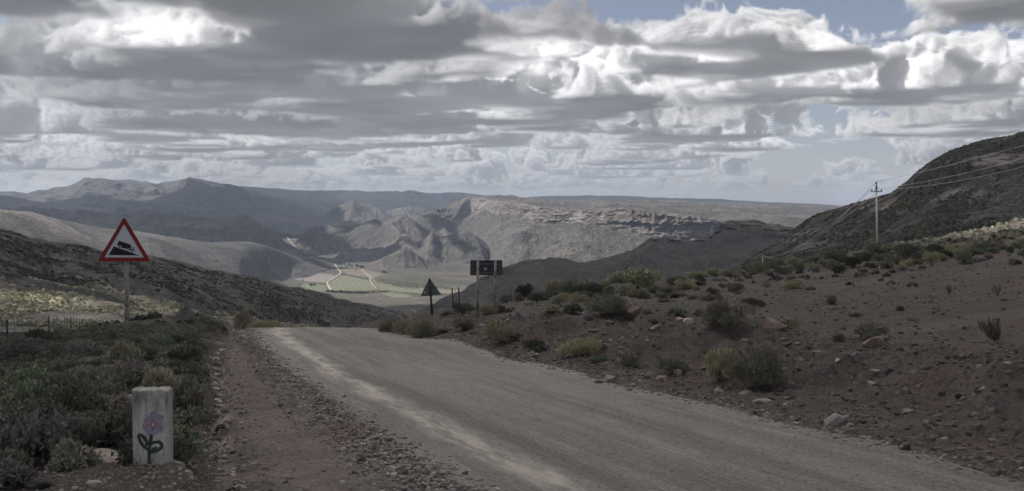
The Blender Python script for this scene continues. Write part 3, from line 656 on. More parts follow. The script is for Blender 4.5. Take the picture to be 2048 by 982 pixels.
def shade_cloud(alt,cell,thick,shade,holes,label,rough=1.,seed=0):
    def pr(q): k=(alt-q[2])/SDIR[2]; return (q[0]+SDIR[0]*k,q[1]+SDIR[1]*k)
    sh=[[pr(q) for q in p] for p in shade]; ho=[[pr(q) for q in p] for p in holes]
    pts=np.array([q for p in sh for q in p]); lo=pts.min(0)-cell*8; hi=pts.max(0)+cell*8
    nx=int((hi[0]-lo[0])/cell); ny=int((hi[1]-lo[1])/cell)
    gx=lo[0]+np.arange(nx)*cell; gy=lo[1]+np.arange(ny)*cell; X,Y=np.meshgrid(gx,gy)
    Wp=cell*3.*rough; Xw=X+Wp*fbm(X/(cell*14),Y/(cell*14),4,seed); Yw=Y+Wp*fbm(X/(cell*14),Y/(cell*14),4,seed+40)
    m=np.zeros(X.shape)
    for p in sh: m[in_poly(Xw,Yw,p)]=1
    for p in ho: m[in_poly(Xw,Yw,p)]=0
    b=m
    for k in range(2): 
        b=(b+np.roll(b,1,0)+np.roll(b,-1,0)+np.roll(b,1,1)+np.roll(b,-1,1))/5
    deep=b.copy()
    for k in range(14): deep=(deep+np.roll(deep,2,0)+np.roll(deep,-2,0)+np.roll(deep,2,1)+np.roll(deep,-2,1))/5
    f=np.clip((b-.5)*2,0,1); f=np.sqrt(f)*(.25+.75*sst(.5,1,deep))
    bil=.6+.5*np.abs(fbm(X/(thick*1.2),Y/(thick*1.2),4,seed+7))*2
    zt=alt+f*thick*bil; zb=alt-f*thick*.12*(1+.5*fbm(X/thick,Y/thick,3,seed+5))
    ins=(b>.42); q=gridf(ny,nx); inf=ins.ravel(); keep=inf[q].any(1); q=q[keep]
    used=np.unique(q); mp=-np.ones(nx*ny,int); mp[used]=np.arange(len(used)); q=mp[q]
    Vt=np.stack([X,Y,zt],-1).reshape(-1,3)[used]; Vb=np.stack([X,Y,zb],-1).reshape(-1,3)[used]; n=len(used)
    me=mesh_np('shade_cloud',np.concatenate([Vt,Vb]),np.concatenate([q,(q+n)[:, ::-1]]),True)
    o=tag(obj('shade_cloud',me,mc),kind='structure'); return o
W3=lambda x,y,z: (x,y,z)
def SH(nm,pts): return [tuple(sheet_hit(nm,u,v)) for u,v in pts]
def GH(pts): return [hit(u,v,125) for u,v in pts]
def UY(pts,z=0): return [( (u-1024)/FPX*Y, Y, z) for u,Y in pts]
near_shade=[[W3(-1000,-800,-20),W3(-1000,900,-20),W3(-450,1350,-110),W3(-260,2100,-190),W3(-60,2350,-190),W3(250,2900,-60),W3(900,3100,0),W3(1700,3100,0),W3(1700,-800,0)]]
holes=[SH('left_hillside',[(-200,588),(0,588),(70,573),(195,584),(277,592),(350,616),(410,640)])+[tuple(P(300,652,112)),tuple(P(200,658,98)),tuple(P(0,676,62)),tuple(P(-200,680,62))]+SH('left_hillside',[(-250,640)]),
  SH('left_hillside',[(-150,490),(0,510),(120,530),(240,566),(340,606),(420,640),(400,642),(325,616),(220,580),(100,547),(0,524),(-150,510)]),
  [(33,118,0.),(42,98,0.),(56,84,1.),(75,78,2.),(120,70,3.),(165,90,3.),(170,190,0.),(70,190,-4.),(36,150,-2.)]]
shade_cloud(1200,14,60,near_shade,holes,'',seed=2,rough=.25)
mid=[[tuple(P(u,v,Y)) for u,v,Y in [(-300,430,6300),(540,470,6200),(575,490,5500),(640,522,5200),(655,530,4500),(560,520,4150),(400,520,4000),(-300,500,3800)]],
  SH('hill_b',[(575,488),(587,481),(631,454),(700,451),(735,446),(715,470),(690,490),(700,500),(790,480),(840,485),(795,500),(735,528),(680,532),(600,522)]),
  SH('hill_b',[(738,440),(799,425),(808,440),(770,452)]),
  SH('hill_d',[(800,500),(836,482),(866,463),(886,470),(922,453),(937,462),(950,490),(933,508),(886,494),(836,504)]),
  SH('hill_c',[(822,430),(866,425),(925,454),(886,467),(853,454)]),
  SH('cliff_ridge',[(886,430),(933,418),(928,440),(890,444)])]
for i,p in enumerate(mid): shade_cloud(2600,45 if i==0 else 22,420 if i==0 else 160,[p],[],'',seed=10+i)
far=[UY([(-300,9700),(300,9600),(520,9700),(455,10900),(450,12600),(500,18500),(1700,19000),(1700,12500),(1150,12000),(1000,10200),(760,9700),(690,9500),(560,9200),(560,7000),(-300,6600)],0)]
shade_cloud(4200,110,600,far,[UY([(700,10800),(820,10800),(840,11800),(700,11600)])],'',seed=30)
shade_cloud(2600,40,260,[UY([(555,8900),(692,8900),(688,7300),(555,7300)],50)],[],'',seed=31)
# ------------------------------------------------------------------ haze
b=MB().box((-31000,-31000,-360),(31000,31000,470)).build('haze',None)
hm=bpy.data.materials.new('haze'); hm.use_nodes=True; hn=hm.node_tree; hn.nodes.clear()
_o=hn.nodes.new('ShaderNodeOutputMaterial'); _v=hn.nodes.new('ShaderNodeVolumePrincipled'); hn.links.new(_v.outputs[0],_o.inputs['Volume'])
_v.inputs['Color'].default_value=(.66,.78,1,1); _v.inputs['Density'].default_value=HAZE; _v.inputs['Anisotropy'].default_value=.2
b.data.materials.append(hm); tag(b,kind='stuff')
# ------------------------------------------------------------------ plants
def leaf_mat(name,a,b,c,rough=.8,trans=.25):
    m=M(name,rough,.15); t=m.attr('tint'); r=m.objrand()
    col=m.mix(m.ramp(t,0,.55),a,b); col=m.mix(m.ramp(t,.6,1.,0,.8),col,c)
    h=m.n('ShaderNodeHueSaturation'); m.l(col,h.inputs['Color']); m.l(m.ramp(r,0,1,.8,1.55),h.inputs['Value']); m.l(m.ramp(r,0,1,.85,1.1),h.inputs['Saturation'])
    m.color(h.outputs[0])
    tr=m.n('ShaderNodeBsdfTranslucent'); m.l(h.outputs[0],tr.inputs[0]); mx=m.n('ShaderNodeMixShader'); mx.inputs[0].default_value=trans
    m.l(m.b.outputs[0],mx.inputs[1]); m.l(tr.outputs[0],mx.inputs[2]); m.l(mx.outputs[0],m.o.inputs[0]); return m.m
LM={'olive':leaf_mat('olive_twigs',c3(.13,.122,.080),c3(.25,.235,.162),c3(.39,.37,.26)),
 'green':leaf_mat('green_leaves',c3(.062,.074,.050),c3(.125,.142,.098),c3(.23,.25,.18)),
 'dark':leaf_mat('dark_leaves',c3(.055,.060,.046),c3(.105,.11,.084),c3(.19,.195,.15)),
 'grey':leaf_mat('grey_twigs',c3(.10,.095,.078),c3(.19,.18,.15),c3(.32,.31,.26)),
 'heath':leaf_mat('heath_leaves',c3(.075,.068,.06),c3(.155,.142,.126),c3(.26,.24,.215)),
 'bright':leaf_mat('bright_green_leaves',c3(.115,.12,.08),c3(.215,.22,.15),c3(.33,.33,.235))}
def flower_mat(n,c):
    m=M(n,.7,.2); m.color(m.mix(m.attr('tint'),tuple(x*.7 for x in c),c)); return m.m
FM={'yellow':flower_mat('yellow_petals',c3(.50,.47,.27)),'purple':flower_mat('purple_petals',c3(.24,.17,.27)),'white':flower_mat('white_petals',c3(.55,.53,.50))}
stem_mat=M('bush_stems'); stem_mat.color(stem_mat.mix(stem_mat.noise(stem_mat.pos((1,1,1),False),30),c3(.05,.042,.035),c3(.13,.11,.09))); stem_mat=stem_mat.m
def blades(n,rs,H=.8,ln=(.05,.10),wd=(.006,.012),up=.6,clumps=9,shell=.55,flat=1.,rad=1.):
    """n small blades filling a dome of radius `rad` (m), height H; returns verts, quads, tint"""
    cc=[];
    for k in range(clumps):
        a=rs.rand()*2*math.pi; r=rad*.62*math.sqrt(rs.rand()); hh=H*(.12+.42*rs.rand())*(1-.55*(r/rad)**2)
        cc.append((r*math.cos(a),r*math.sin(a),hh,rad*(.30+.22*rs.rand()),H*(.26+.22*rs.rand())))
    cc=np.array(cc); k=rs.randint(0,len(cc),n); c=cc[k]
    d=rs.randn(n,3); d/=np.linalg.norm(d,axis=1)[:,None]; d[:,2]=np.abs(d[:,2])*.9-.25
    r=(shell+(1-shell)*rs.rand(n))**.7
    r*=1+.18*rs.randn(n)*(rs.rand(n)<.25)
    p=np.stack([c[:,0]+d[:,0]*c[:,3]*r,c[:,1]+d[:,1]*c[:,3]*r,c[:,2]+d[:,2]*c[:,4]*r],1)
    lowz=.02+.16*rs.rand(n)*H; k_=p[:,2]<lowz; p[:,2]=np.where(k_,lowz,p[:,2]); p[:,:2]*=np.where(k_,.93,1.)[:,None]
    base=np.array([0,0,-.15]); o=p-base; o/=np.linalg.norm(o,axis=1)[:,None]
    dr=o*up+rs.randn(n,3)*(1-up)*.8+np.array([0,0,.35*up]); dr/=np.linalg.norm(dr,axis=1)[:,None]
    L=ln[0]+(ln[1]-ln[0])*rs.rand(n); Wd=wd[0]+(wd[1]-wd[0])*rs.rand(n)
    s=np.cross(dr,rs.randn(n,3)); s/=np.linalg.norm(s,axis=1)[:,None]
    a=p-s*(Wd*.5)[:,None]; b=p+s*(Wd*.5)[:,None]; e=p+dr*L[:,None]
    V=np.stack([a,b,e+s*(Wd*.22)[:,None],e-s*(Wd*.22)[:,None]],1).reshape(-1,3)
    Q=np.arange(4*n).reshape(n,4); tint=np.clip(.25+.5*rs.rand(n)+.25*rs.randn(n)*.6+.25*(r-.7),0,1)
    return V,Q,np.repeat(tint,4)
def stems(rs,n=14,H=.8,rad=1.,th=.012,spread=.75):
    mb=MB()
    for k in range(n):
        a=rs.rand()*2*math.pi; r=rad*spread*(.25+.75*rs.rand()); h=H*(.5+.45*rs.rand())
        q=[(0.03*math.cos(a),.03*math.sin(a),-.05)]; 
        for t in (.35,.7,1.): q.append((r*math.cos(a+.3*rs.randn()*t)*t**1.2,r*math.sin(a+.3*rs.randn()*t)*t**1.2,h*t**.8))
        mb.tube(q,[th,th*.7,th*.5,th*.25],4,False)
    return mb
def fl_mesh(rs,V,n,size,hmin):
    P0=V.reshape(-1,4,3)[:,2]; P0=P0[P0[:,2]>hmin]; c=P0[rs.randint(0,len(P0),n)]+rs.randn(n,3)*.015+np.array([0,0,.015])
    a=rs.randn(n,3); a[:,2]*=.4; a/=np.linalg.norm(a,axis=1)[:,None]; b=np.cross(a,rs.randn(n,3)); b/=np.linalg.norm(b,axis=1)[:,None]
    s=size*(.6+.8*rs.rand(n))[:,None]; V2=np.stack([c-a*s,c-b*s,c+a*s,c+b*s],1).reshape(-1,3); return V2,np.arange(4*n).reshape(n,4),np.repeat(rs.rand(n),4)
KIND={ # n, H(for radius 1), blade args
 'olive':dict(n=4800,H=1.0,ln=(.05,.11),wd=(.020,.036),up=.5,clumps=15),
 'green':dict(n=2600,H=1.05,ln=(.07,.13),wd=(.028,.05),up=.45,clumps=11),
 'dark':dict(n=2600,H=1.05,ln=(.07,.14),wd=(.026,.048),up=.5,clumps=10),
 'grey':dict(n=2600,H=1.0,ln=(.07,.14),wd=(.016,.030),up=.6,clumps=9),
 'heath':dict(n=3000,H=.95,ln=(.05,.10),wd=(.03,.05),up=.3,clumps=14),
 'bright':dict(n=2800,H=1.05,ln=(.07,.14),wd=(.026,.045),up=.6,clumps=12)}
for kd_,a_ in list(KIND.items()):
    q_=dict(a_); q_.update(n=1500,ln=(.07,.16),wd=(.05,.09),clumps=9,up=q_['up']*.45); KIND['small '+kd_]=q_; LM['small '+kd_]=LM[kd_]
PR={}
for kd,a in KIND.items():
    for var in range(3):
        rs=np.random.RandomState(100+len(PR)); a2=dict(a); n=a2.pop('n')
        V,Q,t=blades(n,rs,rad=1.,**a2); fo=mesh_np('foliage',V,Q,False,{'tint':t}); fo.materials.append(LM[kd])
        sm=stems(rs,16,a['H'],1.); me=bpy.data.meshes.new('stems'); me.from_pydata(sm.v,[],sm.f); me.materials.append(stem_mat)
        PR[(kd,var)]=(fo,me,V)
FLM={}
for kd,colr,n,sz in (('bright','yellow',420,.035),('olive','yellow',260,.03),('heath','purple',130,.022),('grey','white',160,.022),('green','purple',90,.022)):
    for var in range(3):
        rs=np.random.RandomState(300+len(FLM)); V,Q,t=fl_mesh(rs,PR[(kd,var)][2],n,sz,.45); me=mesh_np('flowers',V,Q,False,{'tint':t}); me.materials.append(FM[colr]); FLM[(kd,colr,var)]=me
_rv=random.Random(11)
def bush(name,kd,loc,rx,hz,label,group,flowers=None,cat='bush',var=None,lean=0):
    var=_rv.randrange(3) if var is None else var
    fo,st,_=PR[(kd,var)]; H=KIND[kd]['H']
    kd=('small '+kd) if rx<.40 and 'small '+kd in KIND else kd; fo,st,_=PR[(kd,var)]; e=empty(name,(loc[0],loc[1],loc[2]-.02),_rv.random()*6.28); e.scale=(rx,rx,hz/(H*.92)); e.rotation_euler.x=lean
    obj('foliage',fo,None,e); obj('stems',st,None,e)
    if flowers: obj('flowers',FLM[(kd.replace('small ',''),flowers,var)],None,e)['kind']='stuff'
    return tag(e,label,cat,group)
# ---- right-hand bushes read off the photograph: u, v of the foot, width, height (photo px), kind, flowers
RB=[(1000,684,75,58,'olive'),(1028,678,36,24,'grey'),(1070,702,50,30,'dark'),(1160,711,85,50,'olive'),(1200,725,50,22,'green'),(1263,731,42,32,'grey'),(1345,748,66,38,'dark'),
(1441,762,72,82,'olive'),(1510,768,135,88,'olive'),(1460,652,110,56,'olive'),(1355,630,60,22,'bright'),(1215,627,95,40,'olive'),(1096,625,45,24,'olive'),(1145,627,45,22,'green'),
(975,629,40,26,'olive'),(1292,628,28,16,'olive'),(1395,632,30,20,'grey'),(785,664,65,34,'olive'),(846,672,75,38,'olive'),(809,668,60,38,'olive'),(930,660,50,32,'olive'),(886,666,26,12,'dark'),
(923,629,38,28,'dark'),(941,621,24,20,'dark'),(890,632,16,12,'dark'),(905,628,22,12,'grey'),(1048,592,32,26,'dark'),(1036,604,22,18,'grey'),(1012,605,26,20,'grey'),(1074,606,34,20,'dark'),(1022,624,28,12,'grey'),(990,622,26,16,'olive'),
(1103,588,36,24,'olive','y'),(1139,589,40,28,'green'),(1119,605,34,18,'olive'),(1165,586,32,26,'olive','y'),(1185,589,36,22,'green'),(1204,584,34,24,'olive','y'),(1158,604,40,20,'olive'),(1092,600,26,16,'green'),(1190,606,36,14,'dark'),
(1237,582,42,34,'bright','y'),(1275,582,76,42,'bright','y'),(1252,590,50,22,'olive','y'),(1310,588,24,16,'grey'),(1290,598,30,16,'green'),(1322,597,26,14,'olive'),(1346,570,26,18,'green'),(1370,577,36,20,'olive'),(1338,589,40,16,'green'),
(1391,549,38,12,'bright'),(1360,553,20,7,'bright'),(1400,560,18,11,'dark'),(1430,551,34,17,'bright'),(1461,555,42,17,'olive'),(1471,583,32,18,'olive'),(1413,601,42,14,'olive'),(1425,588,24,14,'grey'),(1357,592,32,10,'olive'),(1385,598,22,10,'green'),
(1520,543,36,18,'olive'),(1494,543,20,13,'bright'),(1562,547,34,15,'green'),(1589,533,38,18,'bright'),(1612,532,26,12,'olive'),(1545,536,26,12,'green'),(1670,521,44,20,'bright'),(1630,525,34,12,'bright'),(1666,539,30,17,'olive'),(1703,536,40,22,'dark'),(1729,523,30,18,'dark'),
(1679,548,26,16,'dark'),(1740,538,26,12,'dark'),(1760,509,26,14,'green'),(1741,507,26,24,'olive','y'),(1784,509,36,19,'bright','y'),(1791,531,40,22,'olive'),(1820,516,60,28,'green'),(1861,524,30,20,'olive'),(1838,521,26,16,'dark'),
(1773,536,34,14,'grey'),(1813,532,26,15,'olive'),(1804,539,22,10,'bright'),(1872,509,36,22,'green'),(1905,509,28,17,'olive'),(1927,524,34,22,'green'),(1963,502,30,17,'green'),(1993,496,24,14,'olive'),(2021,506,14,12,'dark'),(2045,511,20,13,'green'),
(1850,507,30,14,'bright'),(1888,500,26,13,'olive'),(1940,498,24,12,'olive'),(1560,531,20,10,'olive'),(1756,520,26,12,'green'),(1712,517,26,13,'bright'),
(1585,577,44,22,'olive'),(1532,573,20,10,'grey'),(1506,613,46,24,'dark'),(1667,618,34,10,'olive'),(1710,633,30,12,'green'),(1802,621,18,15,'dark'),(1824,641,30,11,'olive'),(1735,681,76,44,'olive'),(1678,681,28,20,'dark'),(1575,656,56,28,'olive'),(1927,657,14,8,'grey'),(1663,609,20,18,'grey'),
(1438,598,24,12,'green'),(1330,604,30,10,'grey'),(1240,605,26,12,'green'),(1445,575,18,9,'green'),(1480,548,22,10,'olive'),(1505,549,26,12,'green'),(1535,549,22,10,'bright'),(1580,542,28,12,'olive'),(1600,541,22,11,'green'),(1625,540,30,12,'bright'),(1648,531,28,13,'olive'),(1690,524,26,12,'green'),(1655,518,22,10,'olive'),(1705,524,24,12,'olive'),(1775,520,30,14,'green'),(1800,512,28,13,'bright'),(1830,530,30,14,'olive'),(1845,514,30,14,'green'),(1880,520,28,13,'bright'),(1895,514,26,12,'dark'),(1915,512,28,13,'bright'),(1930,505,26,12,'olive'),(1950,508,28,13,'green'),(1975,496,26,12,'bright'),(1985,506,24,12,'green'),(2005,500,26,12,'olive'),(2030,498,28,13,'green'),(2040,488,24,11,'bright'),(1055,612,30,14,'olive'),(1110,614,34,14,'green'),(1130,598,28,14,'olive'),(1175,596,30,14,'green'),(1215,596,30,13,'dark'),(1270,594,34,14,'olive'),(1305,578,26,12,'olive'),(1225,570,30,16,'olive'),(1150,575,30,16,'green')]
KW={'olive':'olive brush-like bush','green':'green leafy bush','dark':'dark green bush','grey':'grey twiggy bush','bright':'pale yellow-green bush'}
def zone(u,v,Y):
    if u<960 and v>612: return 'mound left of the signboard'
    if u<1100 and v>=585: return 'stony ground beside the signboard' if v<640 else 'roadside gravel slope'
    if Y<20.5 and v>640: return 'roadside gravel slope'
    if v<560 and u>1480: return 'ridge around the power pole'
    if v<612 and u<1480: return 'shrub belt below the dark mesa'
    return 'bare flat behind the bank'
ORD=['first','second','third','fourth','fifth','sixth','seventh','eighth','ninth','tenth','eleventh','twelfth','thirteenth','fourteenth','fifteenth','sixteenth','seventeenth','eighteenth','nineteenth','twentieth','twenty-first','twenty-second']
rb=[]
for r in RB:
    x,y,z=hit(r[0],r[1]); rb.append((r,x,y,z,zone(r[0],r[1],y)))
cnt={}
for r,x,y,z,zn in sorted(rb,key=lambda q:q[0][0]):
    kd=r[4]; fl=len(r)>5; k=(kd,zn,fl); cnt.setdefault(k,[]).append((r,x,y,z))
SPECIAL={(1510,768):'largest olive bush, a broad dome low on the gravel slope right of the road',(1441,762):'tall narrow olive bush touching the largest bush on its left',(1460,652):'wide olive dome on the rim above the largest bush',
 (1735,681):'wind-swept olive bush beside a flat reddish stone on the rim at right',(1275,582):'biggest bright bush, covered in yellow flowers, on the skyline shrub belt',(1000,684):'olive bush on the gravel slope just below the signboard posts',
 (1160,711):'olive bush alone halfway down the gravel slope, level with the road bend'}
for (kd,zn,fl),L in cnt.items():
    for i,(r,x,y,z) in enumerate(L):
        big_=1.28 if y>45 else 1.0; w=r[2]*y/FPX/2*1.12*(1+.5*(big_-1)); h=r[3]*y/FPX*1.1*big_
        o_=ORD[i] if i<len(ORD) else 'last'
        lab=SPECIAL.get((r[0],r[1]))
        if not lab:
            lab=(f'{o_} {KW[kd]} from the left' if len(L)>1 else f'the only {KW[kd]}')+(' in yellow flower' if fl else '')+f' on the {zn}'; lab=lab if len(lab.split())<=16 else lab.replace(' from the left','')
        bush('bush',kd,(x,y,z),w,h,lab,'bushes on the '+zn,('yellow' if fl else None))
# upright broom and dead twigs
def broom(u,v,wpx,hpx,label,mat,n=260,lean=.5,name='broom_bush'):
    x,y,z=hit(u,v); s=y/FPX; e=empty(name,(x,y,z-.02)); tag(e,label,'bush'); rs=np.random.RandomState(u)
    w=wpx*s/2; h=hpx*s; mb=MB()
    for k in range(9):
        a=rs.rand()*6.28; q=[(.0,0,0),(-lean*h*.15+w*.25*math.cos(a),w*.25*math.sin(a),h*.3),(-lean*h*.35+w*.6*math.cos(a),w*.6*math.sin(a),h*(.6+.2*rs.rand()))]
        mb.tube(q,[.010,.007,.004],5,False)
    mb.build('stems',stem_mat,e)
    V=[];t=[]
    for k in range(n):
        a=rs.rand()*6.28; f=.12+.75*rs.rand(); rr=w*math.sqrt(rs.rand())*(.25+.75*math.sin(min(f*2.2,1.57))); p=np.array([-lean*h*.35*f+rr*math.cos(a),rr*math.sin(a),h*f*.75]); d=np.array([.25*math.cos(a)-lean*.12,.25*math.sin(a),1]); d/=np.linalg.norm(d); L=h*(.18+.2*rs.rand())
        s_=np.cross(d,rs.randn(3)); s_/=np.linalg.norm(s_); ww=.0075
        V+=[p-s_*ww,p+s_*ww,p+d*L+s_*ww*.4,p+d*L-s_*ww*.4]; t+=[rs.rand()]*4
    obj('foliage',mesh_np('foliage',np.array(V),np.arange(4*n).reshape(n,4),False,{'tint':np.array(t)}),mat,e)
broom(1993,684,40,58,'upright grey-green broom leaning left, alone on the flat at the right edge',LM['grey'],260,1.1)
broom(1898,588,12,26,'thin upright broom standing on the far flat, right of the power pole',LM['grey'],160,.1)
broom(1996,592,26,34,'pale leafless twiggy bush on the far flat near the right edge',LM['grey'],40,.2,'dry_bush')
broom(1663,608,22,24,'small upright grey broom on the flat below the power pole',LM['grey'],200,.1)
# ---- left: dense low shrubs between fence, sign and ditch
LB=[(485,657,46,36,'olive','round olive-dark bush at the head of the ditch, left of the road crest'),(412,656,58,27,'bright','low bright olive bush beside the dark pyramid boulder'),(545,650,40,15,'olive','low olive bush on the skyline just left of the road crest'),(520,652,40,16,'olive','low olive bush between the round bush and the road crest'),
 (445,664,30,16,'green','small green bush beside the pale slab at the head of the ditch'),(385,652,40,18,'green','green bush right behind the pyramid boulder'),
 (248,748,92,62,'olive','olive-yellow bush below the foot of the steep descent sign'),(372,850,100,88,'olive','large olive bush leaning out behind the concrete marker on its right'),(318,790,70,60,'olive','olive bush directly behind the top of the concrete marker'),
 (150,840,125,88,'dark','big dark bush left of the concrete marker'),(52,935,170,115,'heath','sprawling heath with purple flowers at the bottom left corner','purple'),(150,905,100,70,'heath','grey heath with sparse flowers left of the flat tan stone','purple'),
 (40,835,120,85,'green','fresh green bush at the left edge above the purple heath'),(215,800,80,55,'green','green bush left behind the concrete marker'),(85,700,70,48,'dark','dark dome-shaped shrub near the fence posts'),
 (300,720,60,36,'grey','grey bush right of the sign post'),(370,735,80,50,'dark','dark bush on the bank above the ditch'),(345,690,60,34,'green','green bush halfway between sign post and ditch'),(330,880,80,40,'heath','heath tuft at the right foot of the concrete marker'),
 (20,975,120,60,'heath','purple flowering heath cut by the bottom edge at far left','purple'),(385,800,50,44,'grey','grey twiggy bush on the lip of the ditch'),(255,870,50,36,'grey','dry grey tuft left of the concrete marker')]
for L in LB:
    u,v,w,h,kd,lab=L[:6]; x,y,z=hit(u,v); bush('bush',kd,(x,y,z),w*y/FPX/2*1.15,h*y/FPX*1.25,lab,'shrubs left of the road',(L[6] if len(L)>6 else None))
rs=np.random.RandomState(5); placed=[]; nL=0
cand=[]
for k in range(9000):
    v=662+ (985-662)*rs.rand()**1.25; u=-60+rs.rand()*(505)
    cand.append((u,v))
import bisect
occ=[(hit(L[0],L[1])[:2],L[2]*.5/FPX) for L in LB]
occ=[(p,r*p[1]) for p,r in occ]
mkx,mky,_=hit(303,928)
pts=[]
for u,v in cand:
    a,b=ray(u,v); a=float(a); b=float(b)
    Y0=1.45/max(-b-SL,.02); 
    if Y0>48: continue
    x,y=a*Y0,Y0; w=float(wx(x,y)); 
    if w>float(w_ditch(y))-.32: continue
    if abs(x-mkx)<.95 and -2.6<y-mky<.25: continue       # bare soil in front of the marker
    if y<mky+.2 and x>mkx-1.15: continue
    r=(.20+.16*rs.rand())*(1 if y<16 else 1.25)
    if any((x-q[0])**2+(y-q[1])**2<(.74*(r+q[2]))**2 for q in pts): continue
    if any((x-p[0])**2+(y-p[1])**2<(.6*rr+r*.5)**2 for p,rr in occ): continue
    pts.append((x,y,r))
pts.sort(key=lambda q:q[1])
shc={}
LK_=['dark','green','heath','grey','green','dark','heath','olive']
grp={'dark':'low dark green shrub in the dense scrub left of the ditch','green':'low green shrub in the dense scrub left of the ditch','heath':'low brownish heath shrub in the dense scrub left of the ditch','grey':'low grey twiggy shrub in the dense scrub left of the ditch','olive':'low olive shrub in the dense scrub left of the ditch'}
stuffV=[];stuffQ=[];stuffT=[];nv=0
for i,(x,y,r) in enumerate(pts):
    kd=LK_[int((vn(x*.5,y*.5,88)*.5+.5)*5+rs.rand()*3)%8]; z=float(gz(x,y)); h=r*(.8+.5*rs.rand())*(1 if y<20 else .62)
    if i<155:
        fl='purple' if (kd=='heath' and rs.rand()<.3) else None
        pu=1024+x/y*FPX; wd_=float(w_ditch(y))-float(wx(x,y))
        zn='along the ditch bank' if wd_<1.1 else ('behind the concrete marker' if y<13 and pu>200 else ('at the lower left edge' if y<11 else ('between marker and sign post' if y<17 and pu>130 else ('at the left edge below the fence' if pu<130 else ('around the foot of the sign post' if y<27 else 'beyond the sign post')))))
        kk_=(kd,bool(fl),zn); sc_=shc.setdefault(kk_,0); shc[kk_]+=1
        wn_={'dark':'dark green','green':'green','heath':'brownish heath','grey':'grey twiggy','olive':'olive'}[kd]+' shrub'+(' with purple flowers' if fl else '')
        bush('shrub',kd,(x,y,z),r*1.15,h,(ORD[sc_]+' nearest ' if sc_<22 else 'farthest ')+wn_+' '+zn,'scrub left of the ditch',fl,cat='shrub')
    else:
        V=PR[(kd,i%3)][2].reshape(-1,4,3)[rs.randint(0,2200,420)].reshape(-1,3); V=V*np.array([r,r,h])*1.15; 
        c4=V.reshape(-1,4,3); ce=c4.mean(1,keepdims=True); c4=ce+(c4-ce)*1.7; V=c4.reshape(-1,3)
        V=V+np.array([x,y,z]); stuffV.append(V); stuffQ.append(np.arange(len(V)).reshape(-1,4)+nv); nv+=len(V); stuffT.append(np.repeat(np.clip(rs.rand()*.5+rs.rand(len(V)//4)*.5,0,1),4))
print('left shrubs',len(pts))
if stuffV: tag(obj('scrub',mesh_np('scrub',np.concatenate(stuffV),np.concatenate(stuffQ),False,{'tint':np.concatenate(stuffT)}),LM['dark']),'dense low grey-green scrub behind the shrubs left of the road','scrub',kind='stuff')
# ---- scrub on the slopes: small crumpled domes, one joined object per slope
def domes(Pn,rad,hgt,rs,kk=9):
    """n crumpled clumps; kk tri leaves each"""
    n=len(Pn); d=rs.randn(n,kk,3); d/=np.linalg.norm(d,axis=2)[...,None]; d[...,2]=np.abs(d[...,2])
    c=Pn[:,None,:]+d*np.stack([rad,rad,hgt],1)[:,None,:]*.72
    t1=np.cross(d,rs.randn(n,kk,3)); t1/=np.linalg.norm(t1,axis=2)[...,None]+1e-6; t2=np.cross(d,t1)
    s=(rad[:,None,None]*(.45+.35*rs.rand(n,kk,1)))
    V=np.stack([c-t1*s,c+t1*s*.8-t2*s*.7,c+t2*s],2).reshape(-1,3); Q=np.arange(len(V)).reshape(-1,3)
    tint=np.repeat(np.clip(np.repeat(rs.rand(n),kk)*.7+.3*rs.rand(n*kk),0,1),3); return V,Q,tint
def scatter(nm,n,tr,ur,size,mat,label,seed,prob=None,kk=9,hk=.7):
    rs=np.random.RandomState(seed); V,t,us=SHEETS[nm]; T=tr[0]+(tr[1]-tr[0])*rs.rand(n); U=ur[0]+(ur[1]-ur[0])*rs.rand(n)
    i=np.clip(np.interp(T,t,np.arange(len(t))),0,len(t)-1.001); j=np.clip(np.interp(U,us,np.arange(len(us))),0,len(us)-1.001)
    i0=i.astype(int); j0=j.astype(int); fi=(i-i0)[:,None]; fj=(j-j0)[:,None]
    Pn=(V[i0,j0]*(1-fi)+V[i0+1,j0]*fi)*(1-fj)+(V[i0,j0+1]*(1-fi)+V[i0+1,j0+1]*fi)*fj
    keep=rs.rand(n)<(sst(-.5,.4,fbm(Pn[:,0]/18,Pn[:,1]/18,3,seed)))
    if prob is not None: keep&=rs.rand(n)<prob(Pn)
    Pn=Pn[keep]; r=size[0]+(size[1]-size[0])*rs.rand(len(Pn))**2; a=domes(Pn,r,r*hk,rs,kk)
    tag(obj('scrub',mesh_np('scrub',a[0],a[1],False,{'tint':a[2]}),mat),label,'scrub',kind='stuff')
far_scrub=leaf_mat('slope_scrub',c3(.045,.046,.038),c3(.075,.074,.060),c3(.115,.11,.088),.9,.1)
lit_scrub=leaf_mat('lit_tone_scrub',c3(.11,.108,.08),c3(.24,.23,.165),c3(.42,.40,.29),.9,.1)  # paler copy of the slope scrub, sunlight put into its colour
scatter('left_hillside',15000,(.1,1.),(-60,560),(.3,.85),lit_scrub,'scrub in sunlit colour on the foot of the left hillside',1)
scatter('left_hillside',11000,(1.,2.),(-60,700),(.5,1.3),lit_scrub,'scrub in sunlit colour higher on the left hillside',2)
scatter('left_hillside',9000,(2.,3.),(-60,850),(.7,1.7),far_scrub,'dark scrub on the shaded left hillside',3)
scatter('big_hill',30000,(.6,2.02),(1460,2150),(.6,1.25),far_scrub,'dark scrub dotting the big shaded hill on the right',4)
